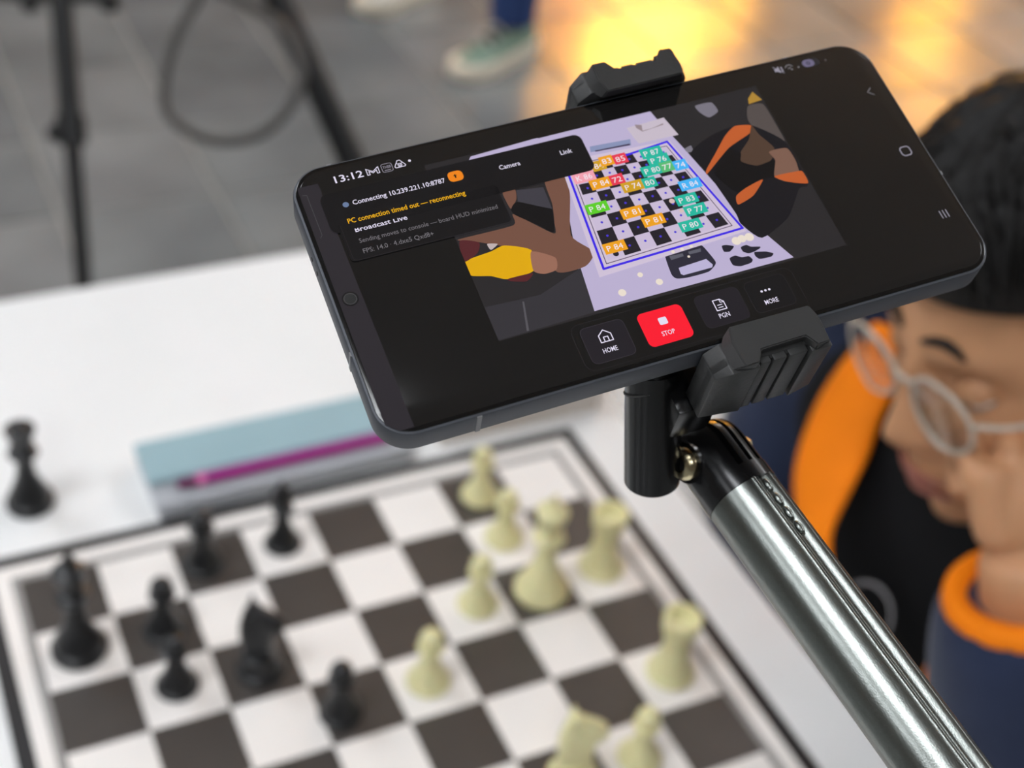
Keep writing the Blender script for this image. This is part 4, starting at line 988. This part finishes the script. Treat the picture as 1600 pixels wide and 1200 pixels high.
b = bmesh.new(); hood = [Vector((.47 + .085 * math.cos(a), .0 + .105 * math.sin(a), .915 + .018 * math.cos(a))) for a in (math.radians(-100 + 200 * k / 16) for k in range(17))]
tube(b, hood, [.02 + .022 * math.sin(PI * k / 16) for k in range(17)], 14); obj('hood', b, m_navy, player, True)
b = bmesh.new(); pr = []
for ysn, kn in ((.10, Vector((.31, .13, .50))), (-.10, Vector((.33, -.12, .50)))):
    tube(b, smooth_path([Vector((.72, ysn * .8, .50)), Vector((.5, ysn * 1.1, .515)), kn, kn + Vector((.03, 0, -.2)), kn + Vector((.05, 0, -.42))], 4), [.098, .097, .095, .092, .088, .086, .084, .08, .076, .072, .07, .068, .066, .064, .062, .06, .058], 18)
obj('trousers', remeshed(b, .009, 2), m_trouser, player, True)
m_shoe_b = mat('dark_shoe', (40, 40, 42), 0.6); m_sole = mat('pale_sole', (226, 216, 196), 0.55, var=0.03)
for kx, ky in ((.36, .13), (.38, -.12)):
    b = bmesh.new(); rings = []
    for x, w, h in ((.06, .025, .05), (.04, .036, .075), (0, .04, .095), (-.05, .043, .075), (-.11, .047, .055), (-.16, .043, .045), (-.19, .022, .03)):
        rings.append([Vector((kx + x, ky + w * math.cos(a), max(.0, h * .5 + h * .5 * math.sin(a)))) for a in (2 * PI * k / 16 for k in range(16))])
    loft(b, rings); obj('shoe', b, m_shoe_b, player, True)
# round grey print on the shirt
b = bmesh.new(); ctr = Vector((0.3225, -0.0375, 0.771)); nn = Vector((-.93, -.12, .34)).normalized(); e1 = Vector((-.12, .99, 0)).normalized(); e1 = (e1 - nn * e1.dot(nn)).normalized(); e2 = nn.cross(e1)
rr = [[ctr + (e1 * math.cos(t) + e2 * math.sin(t)) * r + nn * h for t in (2 * PI * k / 40 for k in range(40))] for r, h in ((.019, .002), (.0215, .002), (.0215, .0005), (.019, .0005))]
loft(b, rr + [rr[0]], cap=False); obj('shirt_print', b, m_print, player, True)

# glasses on the player's face
m_rim = mat('glasses_rim', (184, 174, 160), 0.3, spec=0.6); 
m_lens = bpy.data.materials.new('lens_glass'); m_lens.use_nodes = True
lb = m_lens.node_tree.nodes['Principled BSDF']; lb.inputs['Transmission Weight'].default_value = 1; lb.inputs['Roughness'].default_value = .03; lb.inputs['IOR'].default_value = 1.3
gl = thing('glasses', 'pale rimmed glasses worn by the seated person at the right', 'glasses')
gl.matrix_world = HM
for s in (-1, 1):
    cx, cy, cz = .0985, s * .035, -.004
    ov = [Vector((cx - .004 * abs(math.cos(t)) * (1 if math.cos(t) * 1 > 0 else .3), cy + s * .0265 * math.cos(t), cz + .021 * math.sin(t))) for t in (2 * PI * k / 28 for k in range(28))]
    b = bmesh.new(); tube(b, ov + [ov[0]], .0015, 8, cap=False); obj('rim', b, m_rim, gl, True)
    b = bmesh.new(); lo = [b.verts.new(p + Vector((-.0006, 0, 0))) for p in ov]; hi = [b.verts.new(p + Vector((.0006, 0, 0))) for p in ov]; b.faces.new(lo); b.faces.new(hi)
    for k in range(28): b.faces.new((lo[k], lo[(k + 1) % 28], hi[(k + 1) % 28], hi[k]))
    obj('lens', b, m_lens, gl)
    b = bmesh.new(); tube(b, smooth_path([(.094, s * .062, .004), (.075, s * .079, .006), (.02, s * .0845, .004), (-.012, s * .087, .004), (-.030, s * .085, -.018)], 5), .0015, 8); obj('temple', b, m_rim, gl, True)
b = bmesh.new(); tube(b, smooth_path([(.0965, -.0095, .002), (.101, 0, .006), (.0965, .0095, .002)], 5), .0018, 8); obj('bridge', b, m_rim, gl, True)

# chair under the player
m_chair = mat('chair_grey_plastic', (70, 72, 76), 0.5, var=0.05)
ch = thing('chair', 'plain dark chair that the seated person sits on', 'chair', (.70, .01, 0))
b = bmesh.new(); box(b, (0, 0, .395), (.44, .46, .03), .012); obj('seat', b, m_chair, ch, True, 40)
b = bmesh.new(); box(b, (.235, 0, .68), (.03, .42, .34), .012); obj('backrest', b, m_chair, ch, True, 40)
for sx in (-.19, .20):
    for sy in (-.2, .2):
        b = bmesh.new(); cyl(b, (sx, sy, 0), (sx, sy, .39 if sx < 0 else .84), .013, n=12); obj('leg', b, m_leg, ch, True, 40)

# --- the passer-by whose shoes show at the top
m_mint = mat('mint_mesh', (130, 152, 134), 0.75, var=0.08, scale=120, bump=0.2, bscale=500)
m_tongue = mat('dark_shoe_tongue', (34, 40, 40), 0.7)
m_pale = mat('pale_shoe', (206, 200, 190), 0.7, var=0.05)
m_shirt2 = mat('grey_shirt', (96, 100, 108), 0.85, var=0.05)
walker = thing('person', 'standing person in blue jeans and mint green shoes with pale soles', 'person')
A1 = Vector((1.195, 2.295, .0)); A2 = Vector((1.115, 2.685, .0))
HWM = frame_of(Vector((1.11, 2.54, 1.60)), 0, 5, 0)
b = head_bm(HWM, 1.0)
hip = Vector((1.15, 2.54, .92))
ch2 = [[(HWM @ Vector((-.02, 0, -.07)), .053), (Vector((1.14, 2.54, 1.42)), .06), (Vector((1.15, 2.54, 1.25)), .11), (hip, .12)]]
for s, A in ((-1, A1), (1, A2)):
    kn = Vector((A.x + .0, A.y - s * .015, .50)); ch2.append([(hip + Vector((0, s * .09, 0)), .075), (kn, .052), (Vector((A.x + .01, A.y, .10)), .034), (Vector((A.x, A.y, .07)), .032)])
    sh_ = Vector((1.15, 2.54 + s * .19, 1.38)); el = Vector((1.18, 2.54 + s * .25, 1.10)); wr = Vector((1.10, 2.54 + s * .25, .87))
    ch2.append([(sh_, .045), (el, .036), (wr, .026)]); ch2.append([(Vector((1.14, 2.54, 1.40)), .05), (sh_, .046)])
    ch2 += hand_chains(wr, wr + Vector((-.02, 0, -.085)), (-1, 0, 0), (0, -s, 0), 1.0, bend=(15, 20, 15))
sb = skin_bm(ch2); me = bpy.data.meshes.new('t'); sb.to_mesh(me); sb.free(); b.from_mesh(me); bpy.data.meshes.remove(me)
obj('body', remeshed(b, .0055, 2, .35), m_skin, walker, True)
face_extras(HWM, 1.0, walker, (1, 0, 0), .1); obj('hair', hair_bm(HWM, 1.0, 9, .02, .6, 80), m_hair, walker, True)
b = bmesh.new()
for s, A in ((-1, A1), (1, A2)):
    tube(b, smooth_path([hip + Vector((.0, s * .075, .06)), hip + Vector((0, s * .09, -.1)), Vector((A.x, A.y - s * .015, .50)), Vector((A.x + .012, A.y, .22)), Vector((A.x + .014, A.y, .095))], 4), [.10, .102, .103, .10, .097, .092, .087, .08, .075, .071, .068, .064, .061, .059, .057, .056, .056], 18)
box(b, hip + Vector((0, 0, .03)), (.2, .28, .14), .05)
obj('jeans', remeshed(b, .009, 2), m_jeans, walker, True)
b = bmesh.new()
loft(b, [[Vector((1.15 + rx * math.cos(a), 2.54 + ry * math.sin(a), z)) for a in (2 * PI * k / 28 for k in range(28))] for z, rx, ry in ((.90, .13, .175), (1.05, .125, .165), (1.25, .135, .185), (1.38, .105, .19), (1.44, .07, .11), (1.46, .062, .07))])
for s in (-1, 1): tube(b, [Vector((1.15, 2.54 + s * .14, 1.39)), Vector((1.15, 2.54 + s * .19, 1.37)), Vector((1.17, 2.54 + s * .235, 1.22))], [.06, .065, .056], 16)
obj('top', remeshed(b, .009, 2), m_shirt2, walker, True)
def sneaker(A, rz, upper):
    R = Matrix.Rotation(rz, 4, 'Z'); R.translation = A
    t = bmesh.new(); rings = []
    for x, w, z0, z1 in ((.085, .026, .004, .042), (.075, .034, .0, .044), (.03, .039, 0, .040), (-.04, .043, 0, .036), (-.11, .050, 0, .036), (-.16, .046, .003, .038), (-.195, .022, .010, .036)):
        rings.append([R @ Vector((x, y * w, z)) for y, z in ((-1, z0), (1, z0), (1.08, (z0 + z1) / 2), (1, z1), (-1, z1), (-1.08, (z0 + z1) / 2))])
    loft(t, rings); sole = obj('sole', t, m_sole, walker, True, 50)
    t = bmesh.new(); rings = []
    for x, w, h in ((.078, .024, .085), (.06, .033, .10), (.02, .036, .102), (-.03, .038, .088), (-.09, .043, .062), (-.145, .040, .046), (-.182, .018, .034)):
        rings.append([R @ Vector((x, w * math.cos(a), .026 + (h - .026) * max(0, math.sin(a)) ** .8 if math.sin(a) > 0 else .020)) for a in (2 * PI * k / 20 for k in range(20))])
    loft(t, rings); up = obj('shoe_upper', t, upper, walker, True)
    t = bmesh.new(); rings = []
    for x, w, h in ((.035, .022, .118), (-.01, .022, .115), (-.05, .02, .098), (-.085, .016, .074)):
        rings.append([R @ Vector((x, w * math.cos(a), h - .012 + .010 * math.sin(a))) for a in (2 * PI * k / 12 for k in range(12))])
    loft(t, rings); obj('tongue', t, m_tongue, up, True)
    for k in range(4):
        t = bmesh.new(); x = -.095 + .022 * k; z = .066 + .0125 * k
        tube(t, [R @ Vector((x, -.026, z - .006)), R @ Vector((x, 0, z + .009)), R @ Vector((x, .026, z - .006))], .003, 6); obj('lace', t, m_pale, up, True)
sneaker(A1 + Vector((.01, .0, 0)), .45, m_mint); sneaker(A2, .45, m_pale)
